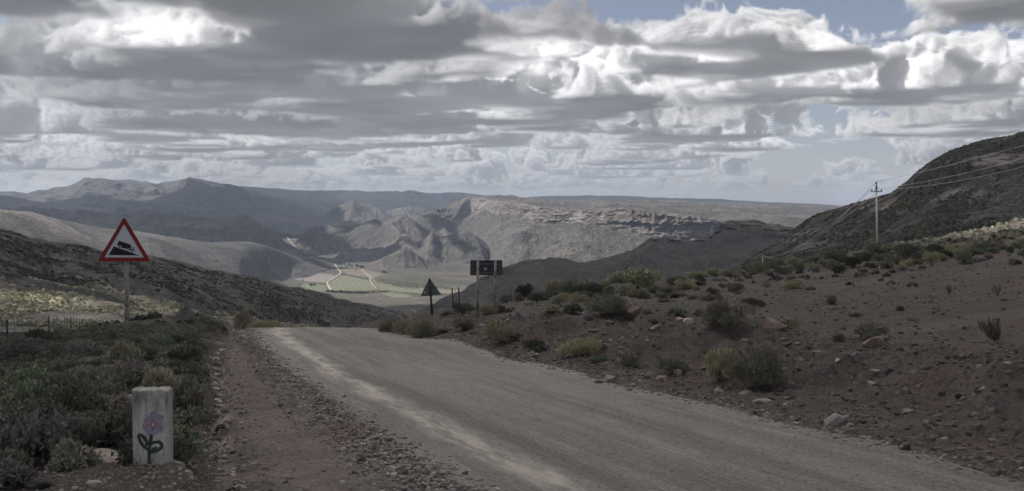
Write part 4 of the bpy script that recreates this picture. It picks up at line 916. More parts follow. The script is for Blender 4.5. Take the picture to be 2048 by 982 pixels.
# scrub in the sunlit colour on the near ridge at right, and the ground beyond the left shrubs
def gscatter(n,box,size,mat,label,seed,cond,kk=12,hk=.8):
    rs=np.random.RandomState(seed); x=box[0]+(box[1]-box[0])*rs.rand(n); y=box[2]+(box[3]-box[2])*rs.rand(n); k=cond(x,y,rs); x=x[k]; y=y[k]
    r=size[0]+(size[1]-size[0])*rs.rand(len(x))**2; a=domes(np.stack([x,y,gz(x,y)],1),r,r*hk,rs,kk)
    tag(obj('scrub',mesh_np('scrub',a[0],a[1],False,{'tint':a[2]}),mat),label,'scrub',kind='stuff')
gscatter(2600,(34,85,62,125),(.2,.6),lit_scrub,'scrub in sunlit colour on the rise at the right edge',6,lambda x,y,rs:(x/y>.36)&(vn(x/6,y/6,4)+rs.rand(len(x))*.8>.1)&(g_smooth(x,y)>-2.6),16)
gscatter(7000,(-62,-6,26,72),(.10,.28),far_scrub,'low scrub running along the fence',7,lambda x,y,rs:(wx(x,y)<w_ditch(y)-.5)&(rs.rand(len(x))<.85),16)
gscatter(1500,(-10,60,38,118),(.12,.4),far_scrub,'sparse tufts over the ridge right of the road',8,lambda x,y,rs:(wx(x,y)>9)&(sst(45,70,y)*.8+.15>rs.rand(len(x))),12)
# low green tufts on the bare flat
tb=blades(260,np.random.RandomState(9),H=.6,ln=(.15,.3),wd=(.03,.05),up=.5,clumps=5,rad=1.); tuft_me=mesh_np('tuft',tb[0],tb[1],False,{'tint':tb[2]}); tuft_me.materials.append(LM['green'])
tuft_g=mesh_np('tuft',tb[0],tb[1],False,{'tint':tb[2]}); tuft_g.materials.append(LM['grey'])
rs=np.random.RandomState(12); k=0
TF=[(1708,577,9,12),(1751,587,7,4),(1757,592,10,4),(1766,604,9,4),(1643,600,12,4),(1641,648,10,4),(1630,645,14,6),(1715,615,14,4),(1781,671,14,5),(1739,613,8,4),(1797,650,16,6),(1908,653,12,5),(1870,682,16,6),(1834,668,10,4),(1942,654,10,6),(1877,624,16,8),(1945,627,8,4),(1920,582,8,5),(1935,600,14,4),(2012,578,10,6),(2040,588,8,8),(1675,642,8,6),(1620,624,14,8),(1540,627,8,5),(1528,640,8,7),(1564,606,6,5),(1958,600,8,3),(2030,600,10,4)]
for u,v,w,h in TF+[(1380+rs.rand()*660,590+rs.rand()*100,6+6*rs.rand(),3+3*rs.rand()) for _ in range(26)]:
    x,y,z=hit(u,v); o=obj('tuft',tuft_me if rs.rand()<.7 else tuft_g); o.location=(x,y,z-.01); o.scale=(w*y/FPX*.5,)*2+(h*y/FPX*1.5,); o.rotation_euler.z=rs.rand()*6
    tag(o,'small green tuft scattered on the bare reddish flat right of the road','tuft','tufts on the bare flat')
# ------------------------------------------------------------------ stones
def stone_mat(name,a,b,c):
    m=M(name,.9,.2); p=m.pos((1,1,1)); n=m.noise(p,7,6,.65); f=m.noise(p,60,4,.7); col=m.mix(m.ramp(n,.38,.62),a,b); col=m.mix(m.ramp(f,.52,.68,0,.6),col,c)
    h=m.n('ShaderNodeHueSaturation'); m.l(col,h.inputs['Color']); m.l(m.ramp(m.objrand(),0,1,.7,1.3),h.inputs['Value']); m.color(h.outputs[0]); m.bump([(n,.03),(f,.006)]); return m.m
SM={'grey':stone_mat('grey_stone',c3(.11,.10,.095),c3(.19,.175,.16),c3(.28,.26,.24)),'pale':stone_mat('pale_stone',c3(.26,.235,.21),c3(.38,.35,.31),c3(.48,.45,.41)),
 'red':stone_mat('reddish_stone',c3(.17,.115,.095),c3(.25,.18,.155),c3(.34,.28,.25)),'dark':stone_mat('dark_stone',c3(.05,.047,.045),c3(.09,.083,.08),c3(.14,.13,.12)),'tan':stone_mat('tan_stone',c3(.20,.165,.135),c3(.29,.25,.21),c3(.37,.33,.29))}
def ico(sub):
    t=(1+5**.5)/2; v=[(-1,t,0),(1,t,0),(-1,-t,0),(1,-t,0),(0,-1,t),(0,1,t),(0,-1,-t),(0,1,-t),(t,0,-1),(t,0,1),(-t,0,-1),(-t,0,1)]
    f=[(0,11,5),(0,5,1),(0,1,7),(0,7,10),(0,10,11),(1,5,9),(5,11,4),(11,10,2),(10,7,6),(7,1,8),(3,9,4),(3,4,2),(3,2,6),(3,6,8),(3,8,9),(4,9,5),(2,4,11),(6,2,10),(8,6,7),(9,8,1)]
    v=[np.array(a)/np.linalg.norm(a) for a in v]
    for s in range(sub):
        c={};nf=[]
        def mid(a,b):
            k=(min(a,b),max(a,b))
            if k not in c: q=v[a]+v[b]; v.append(q/np.linalg.norm(q)); c[k]=len(v)-1
            return c[k]
        for a,b,d in f:
            x,y,z=mid(a,b),mid(b,d),mid(d,a); nf+=[(a,x,z),(b,y,x),(d,z,y),(x,y,z)]
        f=nf
    return np.array(v),np.array(f)
IV,IF=ico(3); IV1,IF1=ico(1)
def rock_mesh(seed,planes=11,jit=.03,sub=3):
    rs=np.random.RandomState(seed); v=(IV if sub==3 else IV1).copy()*1.25; 
    for k in range(planes):
        n=rs.randn(3); n/=np.linalg.norm(n); d=.62+.3*rs.rand(); e=v@n-d; v-=np.clip(e,0,None)[:,None]*n
    v+=jit*np.stack([vn(v[:,0]*2+v[:,2],v[:,1]*2+v[:,2],seed+k) for k in range(3)],1)
    v[:,2]=np.maximum(v[:,2],-.9); return mesh_np('rock',v,IF if sub==3 else IF1,False)
RM={}
def rock(name,u,v,w,h,mt,label,group=None,seed=None,planes=11,rz=None,tilt=0,depth=.8,sink=.35,cat='rock'):
    s=random.randrange(10**6) if seed is None else seed; key=(s%9,mt,planes)
    if key not in RM:
        me=rock_mesh(40+s%9,planes); me.materials.append(SM[mt]); RM[key]=me
    x,y,z=hit(u,v); W=w*y/FPX/2/.92; H=h*y/FPX/(2-sink*2)/.85
    o=obj(name,RM[key]); o.location=(x,y+W*depth*.5,z+H*(1-2*sink)*.8-.005); o.scale=(W,W*depth,H); o.rotation_euler=(0,tilt,(random.uniform(-.4,.4) if rz is None else rz)); return tag(o,label,cat,group)
NR=[(1675,850,36,26,'pale','pale wedge-shaped rock near the road edge at right'),(1227,588,58,18,'dark','long dark slab among the flowering shrubs on the ridge'),(1217,629,26,14,'grey','rounded grey boulder on the rim beside the angular reddish one'),(1263,636,42,24,'red','angular reddish boulder on the rim of the roadside bank'),(1257,623,18,16,'tan','pointed tan stone standing behind the angular reddish boulder'),
 (1038,633,30,12,'grey','flat grey slab on the rim right of the signboard posts'),(1220,650,20,10,'grey','oval grey stone below the rounded boulder'),(1253,651,16,6,'dark','thin dark flake below the angular reddish boulder'),(1378,649,19,10,'pale','rounded pale stone on the rim left of the wide olive dome'),(1312,659,12,8,'grey','small round grey stone on the middle of the bank'),(1305,647,22,10,'dark','dark tilted slab on the rim right of the reddish boulder'),
 (1178,641,20,12,'dark','dark tilted flake at the left part of the rim'),(1220,764,25,14,'tan','blocky tan stone at the road edge below the two green tufts'),(1209,698,21,10,'grey','grey oval stone beside the lone olive bush on the slope'),(1240,710,16,7,'grey','flat grey stone right below the lone olive bush'),(1298,752,10,8,'pale','small bright white stone left of the dark green tuft'),
 (1094,699,22,9,'tan','tan slab right of the small dark bush on the slope'),(1356,751,15,10,'tan','tan triangular stone at the foot of the dark green bush'),(1388,796,13,14,'grey','upright grey stone near the road edge below the largest bush'),(1257,782,15,8,'tan','rounded tan stone on the road edge'),(1199,767,17,7,'grey','flat grey stone on the road edge left of the blocky tan one'),
 (1577,691,20,9,'dark','dark flat stone above the largest bush'),(1746,690,38,14,'red','flat reddish stone under the wind-swept olive bush'),(1549,656,42,17,'red','red slab on the rim right of the wide olive dome'),(1508,829,19,12,'grey','round grey cobble on the road edge, left of the pale wedge'),(1521,828,9,7,'grey','small cobble touching the round grey cobble on the road edge'),(1716,722,20,14,'grey','grey rock on the red patch of the bank'),(1780,746,17,12,'dark','dark grey rock right of centre on the red patch'),
 (1768,755,28,6,'dark','long dark flake in front of the dark grey rock'),(1815,786,18,12,'grey','grey stone with small stones round it on the right bank'),(1818,827,26,9,'tan','flat tan stone left of the dry grass patch'),(1811,902,18,13,'dark','dark stone just above the road edge at right'),(1750,835,14,10,'grey','light grey stone right of the pale wedge'),(1740,894,13,8,'pale','pale stone on the road edge at right'),
 (2002,947,18,8,'grey','flat grey stone at the bottom right'),(1918,797,12,7,'dark','small dark block on the right bank'),(1933,716,20,5,'dark','dark flake on the rim at far right'),(1579,774,18,12,'grey','grey stone touching the right foot of the largest bush'),(1604,723,14,7,'pale','pale chip above right of the largest bush'),(1568,682,14,7,'grey','grey stone next to the dark flat stone above the largest bush'),
 (1830,692,16,6,'grey','grey flat stone on the rim at right'),(1885,698,12,6,'grey','small grey stone on the rim at far right'),(1410,658,12,7,'grey','grey stone on the rim below the wide olive dome'),(1345,652,10,6,'grey','small grey stone on the rim in the middle'),(2018,728,14,4,'pale','pale chip at the far right rim'),(1984,690,10,4,'grey','small stone under the leaning broom'),
 (1960,522,26,9,'grey','grey outcrop stone on the shrubby ridge at right'),(1637,522,12,14,'red','upright reddish rock on the skyline left of the power pole'),(1540,551,10,9,'dark','dark stone on the ridge left of the power pole'),
 (452,651,24,15,'pale','pale slab at the head of the ditch'),(200,925,66,20,'tan','long flat tan stone in front of the heath'),(228,914,30,20,'red','reddish rounded stone behind the long tan stone'),(258,836,28,36,'pale','pale boulder half hidden behind the left of the concrete marker'),(60,978,66,14,'dark','dark flat slab cut by the bottom edge at left'),(300,738,18,18,'tan','tan stone beside the olive bush below the sign'),
 (438,864,19,14,'dark','dark block in the ditch right of the marker'),(727,925,18,10,'dark','dark lone stone on the verge near the tyre marks'),(576,958,14,5,'grey','flat chip on the verge at the bottom'),(440,882,14,7,'grey','grey stone below the dark block in the ditch'),(437,893,12,7,'tan','brown stone lowest of three in the ditch'),(188,968,26,7,'tan','thin flat chip in front of the marker at left'),(130,865,36,12,'grey','grey stone half under the big dark bush')]
for i,(u,v,w,h,mt,lab) in enumerate(NR): rock('rock',u,v,w,h,mt,lab,seed=i*7+3,tilt=random.uniform(-.15,.15))
# pyramid boulder
x,y,z=hit(363,655); s=y/FPX
def pyr():
    prof=[(-25,-6),(-24,3),(-15,13),(-5,24),(0,27.5),(6,26),(13,18),(22,9),(27,-6)]
    V=[];R_=7
    for r in range(R_):
        t=r/(R_-1); sc=math.sin(math.pi*(.12+.80*t)); yy=(t-.35)*46
        for a,b in prof: V.append((a*(.45+.55*sc)+1.4*vn(a*.3,r*1.7,3),yy+2.5*vn(a*.2,b*.2+r,5)+ (b*.35),(b+6)*sc-6+1.3*vn(a*.4,r*1.3,8)))
    n=len(prof); F_=[]
    for r in range(R_-1):
        for k in range(n-1): F_.append((r*n+k,r*n+k+1,(r+1)*n+k+1,(r+1)*n+k))
    me=bpy.data.meshes.new('boulder'); me.from_pydata(V,[],F_+[tuple(range(n))[::-1],tuple(range((R_-1)*n,R_*n))]); me.update(); return me
bme=pyr(); bme.materials.append(SM['dark'])
o=obj('boulder',bme); a_,b_=ray(363,636); o.location=(float(a_)*y,y+.2,CAMH+float(b_)*y); o.scale=(s*.9,s,s*.8); tag(o,'dark pyramid-shaped boulder on the skyline behind the shrubs left of the road','boulder')
# pale bedrock pieces along the ditch
for i in range(15):
    v=690+i*10.5+random.uniform(-3,3); u=np.interp(v,[690,745,835],[438,432,434])+random.uniform(-5,5); rock('rock',u,v,random.uniform(12,20),random.uniform(5,9),'pale',(ORD[i]+' pale broken rock along the ditch bottom, counted from the road crest'),'pale rocks along the ditch',seed=i,sink=.4)
# scattered individual stones on the bank
rs=np.random.RandomState(21); n=0
BK=['grey','dark','grey','tan','red','grey','pale']
_sc={}
def ORDS(mt,y,w):
    zn=('near the right frame edge' if y<12 else 'level with the pale wedge rock' if y<15.5 else 'level with the largest bush' if y<20 else 'between the largest bush and the signboard' if y<26 else 'near the signboard posts'); zn+=(' by the road edge' if w<7.6 else ' on the bank')
    k=(mt,zn); _sc[k]=_sc.get(k,0)+1; return 'number '+str(_sc[k])+' '+zn if False else zn
while n<150:
    y=8+26*rs.rand()**.8; w=6.75+3.6*rs.rand()**1.3+(.0 if y<20 else .4*rs.rand()); x=float(xw(y,w))
    if x/y>.52 or x/y<-.1: continue
    mt=BK[rs.randint(7)] if rs.rand()<.9 else 'pale'; key=(rs.randint(9),mt,11)
    if key not in RM: me=rock_mesh(40+key[0],11); me.materials.append(SM[mt]); RM[key]=me
    o=obj('stone',RM[key]); q=.045+.075*rs.rand()**2; o.location=(x,y,float(gz(x,y))+q*.1); o.scale=(q,q*(.6+.4*rs.rand()),q*(.3+.3*rs.rand())); o.rotation_euler=(rs.rand()*.4-.2,rs.rand()*.5-.25,rs.rand()*6.28)
    tag(o,{'grey':'grey','dark':'dark grey','tan':'tan','red':'reddish','pale':'pale'}[mt]+' stone '+ORDS(mt,y,w),'stone',{'grey':'grey','dark':'dark','tan':'tan','red':'reddish','pale':'pale'}[mt]+' stones on the bank'); n+=1
# gravel: joined angular chips
def gravel(name,xs,ys,size,mat,label,seed,lift=.25,flat=.55):
    rs=np.random.RandomState(seed); n=len(xs); base=np.array([(-1,-1,-1),(1,-1,-1),(1,1,-1),(-1,1,-1),(-1,-1,1),(1,-1,1),(1,1,1),(-1,1,1)],float)
    v=base[None]*(.55+.45*rs.rand(n,8,3)); v[:,4:,:2]*=.75; v*=np.stack([size,size*(.55+.4*rs.rand(n)),size*flat*(.5+.6*rs.rand(n))],1)[:,None,:]
    a=rs.rand(n)*6.283; ca=np.cos(a)[:,None]; sa=np.sin(a)[:,None]; X_=v[...,0]*ca-v[...,1]*sa; Y_=v[...,0]*sa+v[...,1]*ca; Z_=v[...,2]+X_*(rs.rand(n,1)*.6-.3)
    z=gz(xs,ys); V=np.stack([X_+xs[:,None],Y_+ys[:,None],Z_+(z+size*flat*lift)[:,None]],-1).reshape(-1,3)
    f=np.array([(0,3,2,1),(4,5,6,7),(0,1,5,4),(1,2,6,5),(2,3,7,6),(3,0,4,7)]); Q=(f[None]+8*np.arange(n)[:,None,None]).reshape(-1,4)
    me=mesh_np(name,V,Q,False,{'tint':np.repeat(rs.rand(n),8)}); tag(obj(name,me,mat),label,'gravel',kind='stuff')
gm2=M('bank_chips',.92,.2); t2=gm2.attr('tint'); g2=gm2.mix(gm2.ramp(t2,0,.6),c3(.055,.048,.043),c3(.135,.115,.10)); g2=gm2.mix(gm2.ramp(t2,.86,1.,0,.8),g2,c3(.26,.235,.21)); gm2.color(g2); gm2=gm2.m
gm_=M('gravel_chips',.92,.2); t_=gm_.attr('tint'); gc=gm_.mix(gm_.ramp(t_,0,.5),c3(.09,.08,.074),c3(.21,.185,.168)); gc=gm_.mix(gm_.ramp(t_,.72,1.,0,.9),gc,c3(.38,.35,.315)); gc=gm_.mix(gm_.math('MULTIPLY',gm_.ramp(gm_.noise(gm_.pos(),.8),.5,.65),.5),gc,c3(.19,.125,.105)); gm_.color(gc); gm_=gm_.m
rs=np.random.RandomState(31)
def rd(n,y0,y1,p=1.): return y0+(y1-y0)*rs.rand(n)**p
def W2(y,w): return xw(y,w)
y=rd(9000,6.3,34,1.9); w=w_track(y)-.98+.20*rs.randn(len(y)); gravel('gravel',W2(y,w),y,.012+.030*rs.rand(len(y))**3,gm_,'windrow of loose stones along the left edge of the road',1)
y=rd(4500,6.3,32,1.8); w=w_ditch(y)+(w_track(y)-.4-w_ditch(y))*rs.rand(len(y)); gravel('gravel',W2(y,w),y,.006+.016*rs.rand(len(y))**4,gm_,'fine stones strewn over the verge between ditch and road',2)
y=rd(2600,6.3,32,1.5); w=w_ditch(y)+.16*rs.randn(len(y)); gravel('gravel',W2(y,w),y,.012+.030*rs.rand(len(y))**3,gm_,'broken stones lying in the ditch',3)
y=rd(17000,6.5,40,1.5); w=6.5+4.6*rs.rand(len(y))**1.15; gravel('gravel',W2(y,w),y,.012+.045*rs.rand(len(y))**4,gm2,'gravel covering the bank right of the road',4)
y=rd(3500,6.3,38,1.5); w=6.45+.13*rs.randn(len(y)); gravel('gravel',W2(y,w),y,.010+.028*rs.rand(len(y))**3,gm_,'line of loose gravel along the right edge of the road',5)
y=rd(3500,6.3,30,1.8); w=2.3+4.0*rs.rand(len(y)); gravel('gravel',W2(y,w),y,.005+.010*rs.rand(len(y))**3,gm_,'small chips lying on the road surface',6)
y=rd(14000,12,70,1.1); w=11+34*rs.rand(len(y)); k=(W2(y,w)/y<.55); y=y[k]; w=w[k]; gravel('gravel',W2(y,w),y,.02+.055*rs.rand(len(y))**4,gm2,'stones scattered over the bare flat',7)
y=rd(6000,5.5,11,1.); x_=-.52*y+rs.rand(len(y))*(.35*y); k=wx(x_,y)<w_ditch(y)-.05; gravel('gravel',x_[k],y[k],.006+.016*rs.rand(k.sum())**3,gm_,'small chips on the bare soil round the concrete marker',8)
# ------------------------------------------------------------------ made things
def wood(name,a,b,c=None):
    m=M(name,.85,.2); p=m.pos((14,14,1.2),False); n=m.noise(p,3,6,.7); q=m.noise(m.pos((1,1,1),False),4,3,.6); col=m.mix(m.ramp(n,.35,.65),a,b)
    if c: col=m.mix(m.ramp(q,.5,.62,0,.8),col,c)
    m.color(col); m.bump([(n,.006)]); return m.m
def paint(name,c,rough=.5,dirt=.25,spec=.4):
    m=M(name,rough,spec); n=m.noise(m.pos((1,1,1),False),5,6,.65); f=m.noise(m.pos((1,1,.3),False),30,4,.6)
    col=m.mix(m.ramp(n,.5,.75,0,dirt),c,tuple(x*.55+.02 for x in c)); m.color(m.mix(m.ramp(f,.58,.75,0,dirt),col,tuple(x*.7+.05 for x in c))); return m.m
wd_pole=wood('weathered_pole',c3(.21,.19,.165),c3(.40,.37,.33),c3(.11,.095,.08)); wd_dark=wood('tarred_post',c3(.035,.028,.024),c3(.085,.065,.05)); wd_grey=wood('grey_post',c3(.14,.13,.115),c3(.24,.225,.20))
p_red=paint('sign_red',c3(.23,.018,.016)); p_wh=paint('sign_white',c3(.60,.61,.65),.5,.12); p_bk=paint('sign_black',c3(.012,.012,.014),.5,.05); p_al=paint('sheet_metal_back',c3(.13,.145,.165),.5,.2); p_dk=paint('board_back',c3(.05,.052,.06),.5,.3); p_st=paint('steel',c3(.11,.11,.118),.45,.3); p_lab=paint('sticker_white',c3(.36,.36,.38),.5,.1); p_iron=paint('dark_iron',c3(.03,.03,.032),.6,.3)
class Loc:
    """vertical drawing plane at (u0,v0) with depth Y: photo px -> local metres; y grows away from viewer"""
    def __init__(s,u0,v0,Y): s.u0=u0; s.v0=v0; s.Y=Y; s.k=Y/FPX; s.o=tuple(P(u0,v0,Y))
    def __call__(s,u,v): return ((u-s.u0)*s.k,-(v-s.v0)*s.k)
def polyp(name,L,pts,y0,y1,mat,par,**k): return MB().prism([L(u,v) for u,v in pts],y0,y1).build(name,mat,par,**k)
def rot_to_view(e,u): e.rotation_euler.z=-math.atan(float(ray(u,491)[0]))*.0
# --- steep descent sign
Ys=24.2; L=Loc(254.2,685,Ys); e=empty('warning_sign',L.o); tag(e,'red-bordered triangular steep descent sign with a truck on a slope, on a weathered pole','road sign')
k=L.k
def roundtri(pts,r,n=5):
    out=[]; m_=len(pts)
    for i in range(m_):
        p=np.array(pts[i]); a=np.array(pts[i-1])-p; b=np.array(pts[(i+1)%m_])-p; a/=np.linalg.norm(a); b/=np.linalg.norm(b)
        for t in np.linspace(0,1,n): out.append(tuple(p+(a*(1-t)**2+b*t**2)*r))
    return out
outer=[(255.6,432.5),(200.2,521.6),(307.3,521.6)]; inner=[(255.0,447.5),(214.8,513.5),(293.6,513.6)]
polyp('sign_plate',L,roundtri(outer,5),-.115,-.108,p_al,e)
# border: ring between outer and inner
o_=[L(*q) for q in roundtri(outer,5)]; i_=[L(*q) for q in roundtri(inner,2)]; n=len(o_)
v=[(x,-.119,z) for x,z in o_]+[(x,-.119,z) for x,z in i_]+[(x,-.1155,z) for x,z in o_]+[(x,-.1155,z) for x,z in i_]
f=[]
for q in range(n):
    r=(q+1)%n; f+=[(q,r,n+r,n+q),(2*n+q,3*n+q,3*n+r,2*n+r),(q,2*n+q,2*n+r,r),(n+q,n+r,3*n+r,3*n+q)]
MB().add(v,f).build('red_border',p_red,e)
polyp('white_face',L,roundtri(inner,2),-.1175,-.1155,p_wh,e)
fr=(-.1205,-.1180)
polyp('slope_symbol',L,[(234.2,491.3),(223.3,508.9),(284.4,509.5)],fr[0],fr[1],p_bk,e)
tr=MB()
tr.prism([L(*q) for q in [(244.2,480.0),(268.0,488.3),(266.3,496.6),(240.2,489.6)]],*fr)
tr.prism([L(*q) for q in [(243.,490.2),(262,495.4),(261.2,497.2),(242.4,492.2)]],*fr)
tr.prism([L(*q) for q in [(266.9,491.3),(268.6,492),(267.2,499.6),(265.6,499.2)]],*fr)
tr.prism([L(*q) for q in [(268.5,492.0),(273.2,493.2),(274.9,497),(273.5,496.9),(272.4,494.3),(269.4,493.6)]],*fr)
tr.prism([L(*q) for q in [(267.6,496.2),(275.1,497.2),(274.2,503),(266.2,500.6)]],*fr)
trk=tr.build('truck_symbol',p_bk,e)
def disc(L,u,v,r,y0,y1,mat,par,name,n=20): return MB().prism([L(u+r*math.cos(2*math.pi*q/n),v+r*math.sin(2*math.pi*q/n)) for q in range(n)],y0,y1).build(name,mat,par)
for (u,v) in ((245.3,492.6),(262.6,498.4),(270.3,501.2)):
    disc(L,u,v,3.1,-.1222,-.1207,p_wh,trk,'wheel_gap'); disc(L,u,v,1.9,-.1240,-.1225,p_bk,trk,'wheel')
MB().tube([(*(L(254.0,700)[0:1]),0,L(254.,700)[1]),(L(254.6,600)[0],0,L(254.6,600)[1]),(L(255.2,470)[0],0,L(255.2,470)[1])],[.055,.052,.046],14,True,.06).build('pole',wd_pole,e,smooth=True)
for vv in (470,505): MB().box((-.16,-.108,L(0,vv)[1]-.018),(.18,-.052,L(0,vv)[1]+.018)).build('bracket',p_st,e)
# --- concrete marker with a painted flower
Ym=float(hit(303,928)[1]); L=Loc(303,931,Ym); xo,yo,zo=L.o
def marker():
    W0=L(268.0,0)[0]; W1=L(339.4,0)[0]; H=L(0,775.6)[1]; D=.115; nx,nz=84,190
    xs=np.linspace(W0,W1,nx); zs=np.linspace(-.12,H,nz); Xm,Zm=np.meshgrid(xs,zs)
    # crop coordinates of the face (5.458 px per photo px)
    cu=(Xm/L.k+L.u0-240)*5.458; cv=((-Zm/L.k)+L.v0-760)*5.458
    ed=np.minimum(Xm-W0,W1-Xm); chip=.006*np.exp(-ed/.006)*(1+.9*fbm(Zm*14,Xm*3,4,3))+.009*np.exp(-(H-Zm)/.006)*(1+.9*vn(Xm*22,Zm,5)); chip=np.clip(chip,0,.024)
    Yf=chip+.0015*fbm(Xm*40,Zm*40,3,8)
    Zm=Zm-np.where(Zm>H-.02,.010*np.clip(fbm(Xm*16,0*Xm,4,14)+.15,0,1),0)
    def stroke(pts,wd):
        d=np.full(cu.shape,1e9)
        for (a,b),(c,e2) in zip(pts[:-1],pts[1:]):
            dx,dy=c-a,e2-b; t=np.clip(((cu-a)*dx+(cv-b)*dy)/(dx*dx+dy*dy+1e-9),0,1); d=np.minimum(d,np.hypot(cu-a-t*dx,cv-b-t*dy))
        return 1-sst(wd*.62,wd*1.15,d+3*vn(cu/9,cv/9,2))
    base=np.stack([np.full(cu.shape,c_) for c_ in (.60,.575,.52)],-1)
    st=fbm(Xm*9,Zm*3,5,22); base*= (1+.16*st)[...,None]; base*=(1-.42*np.exp(-((cv-170)/110)**2)*np.clip(.7+fbm(Xm*30,Zm*4,4,26),0,1.3))[...,None]
    base*=(1-.22*sst(.1,.6,fbm(Xm*50,Zm*12,3,29)))[...,None]
    edge=np.exp(-ed/.006); base=base*(1-edge[...,None]*.6)+edge[...,None]*.6*np.array([.40,.37,.33])
    def lay(m,c,a): 
        nonlocal base; base=base*(1-(m*a)[...,None])+(m*a)[...,None]*np.array(c)
    circ=lambda x,y,r,n=18,ry=None: [(x+r*math.cos(q/n*2*math.pi),y+(ry or r)*math.sin(q/n*2*math.pi)) for q in range(n+1)]
    pu=(.23,.20,.34)
    pt=np.zeros(cu.shape)
    for s_,w in ((circ(380,480,70),30),(circ(390,370,32),14),(circ(440,415,36),16),(circ(440,505,36),17),(circ(312,490,34,18,40),14),(circ(365,560,34,18,26),16),(circ(335,425,36),14)): pt=np.maximum(pt,stroke(s_,w*1.45))
    lay(pt,pu,.62)
    for x_,y_ in ((392,372),(434,420),(438,502),(310,490),(346,424)): lay(stroke([(x_-4,y_+6),(x_+5,y_-6)],9),(.30,.28,.20),.7)
    lay(stroke(circ(380,474,31),13),(.42,.16,.14),.8)
    lay(stroke([(372,520),(364,540)],8),(.02,.02,.025),.85)
    g=(.010,.042,.026); w=21
    lf=[(335,700),(300,650),(262,596),(235,585),(222,605),(235,655),(262,700),(300,735),(335,760)]
    rt=[(300,690),(345,685),(395,668),(440,668),(468,690),(466,725),(430,755),(385,775),(340,785)]
    hk=[(350,770),(380,745),(402,733)]; stm=[(358,600),(346,650),(338,720),(330,800),(333,905)]
    mk_=np.zeros(cu.shape)
    for s_ in (lf,rt,hk,stm): mk_=np.maximum(mk_,stroke(s_,w))
    lay(mk_,g,.93)
    dirt=np.clip(1-(Zm-.02)/.10,0,1)*np.clip(.5+fbm(Xm*20,Zm*10,3,33),0,1); lay(dirt,(.12,.095,.08),.7)
    V=np.stack([Xm,Yf,Zm],-1).reshape(-1,3); Q=gridf(nz,nx); C=base.reshape(-1,3)
    # sides, top and back as a coarse shell continuing the rim
    def rim(idx): return V[idx]
    loops=[]; idx=[]
    left=[r*nx for r in range(nz)]; top=[(nz-1)*nx+c for c in range(nx)]; right=[r*nx+nx-1 for r in range(nz-1,-1,-1)]
    ring=left+top[1:]+right[1:]; Rv=V[ring].copy(); m_=len(ring); st0=len(V)
    mid=Rv.copy(); mid[:,1]=D*.5; mid[:,2]+=.002*np.random.randn(m_); mid[:,0]+=.001*np.random.randn(m_); bk=Rv.copy(); bk[:,1]=D
    V=np.concatenate([V,mid,bk,[[0,D,H*.5]]]); C=np.concatenate([C,np.tile([[.36,.34,.305]],(m_*2+1,1))*(1+.1*np.random.randn(m_*2+1,1))]);
    q=[]; 
    for i in range(m_-1):
        q.append((ring[i],ring[i+1],st0+i+1,st0+i)); q.append((st0+i,st0+i+1,st0+m_+i+1,st0+m_+i)); q.append((st0+m_+i,st0+m_+i+1,len(V)-1,len(V)-1))
    me=bpy.data.meshes.new('marker'); F_=[tuple(a) for a in Q.tolist()]+[tuple(dict.fromkeys(a)) for a in q]
    me.from_pydata(V.tolist(),[],F_); a=me.attributes.new('paint','FLOAT_COLOR','POINT'); a.data.foreach_set('color',np.concatenate([C,np.ones((len(C),1))],1).astype(np.float32).ravel()); me.update(); return me
cm=M('painted_concrete',.93,.15); ca_=cm.attr('paint','Color'); nf=cm.noise(cm.pos((1,1,1),False),70,5,.7); ns=cm.noise(cm.pos((9,9,1),False),6,4,.6)
cc_=cm.mix(cm.ramp(nf,.35,.7,.0,.35),ca_,cm.mulv(ca_,.55)); cc_=cm.mix(cm.ramp(ns,.52,.7,0,.25),cc_,cm.mulv(ca_,.6)); cm.color(cc_); cm.bump([(nf,.004)]); cm=cm.m
mo=obj('stone_marker',marker(),cm); mo.location=(xo,yo-.02,zo); mo.rotation_euler.z=.05
tag(mo,'upright concrete marker with a painted purple flower, red centre and green leaves','marker')
# --- triangular sign seen from behind
hx=hit(864,629); L=Loc(864.5,627,hx[1]); e=empty('triangular_sign',L.o); tag(e,'triangular road sign seen from behind on a dark leaning post','road sign')
polyp('sign_plate',L,roundtri([(858.7,555.5),(841.0,592.7),(883.,590.2)],1.5),.06,.064,p_al,e)
for a,b in (((858.7,555.9),(841.2,592.5)),((841.2,592.5),(882.8,590.0)),((882.8,590.0),(858.7,555.9))):
    (x0,z0),(x1,z1)=L(*a),L(*b); MB().tube([(x0,.055,z0),(x1,.055,z1)],.007,4).build('rim',p_al,e)
polyp('sticker',L,[(848,582.6),(851.7,582.3),(851.9,586.8),(848.2,587.1)],.056,.0595,p_lab,e)
(x0,z0),(x1,z1)=L(859.2,556.3),L(864.6,634); MB().tube([(x0,0,z0),((x0+x1)/2,0,(z0+z1)/2),(x1,0,z1)],[.037,.045,.052],10,True,.08).build('post',wd_dark,e,smooth=True)
(x0,z0),(x1,z1)=L(852.8,575.2),L(868.9,574.4); MB().box((x0,.045,z0-.012),(x1,.0585,z0+.012)).build('bracket',p_iron,e)
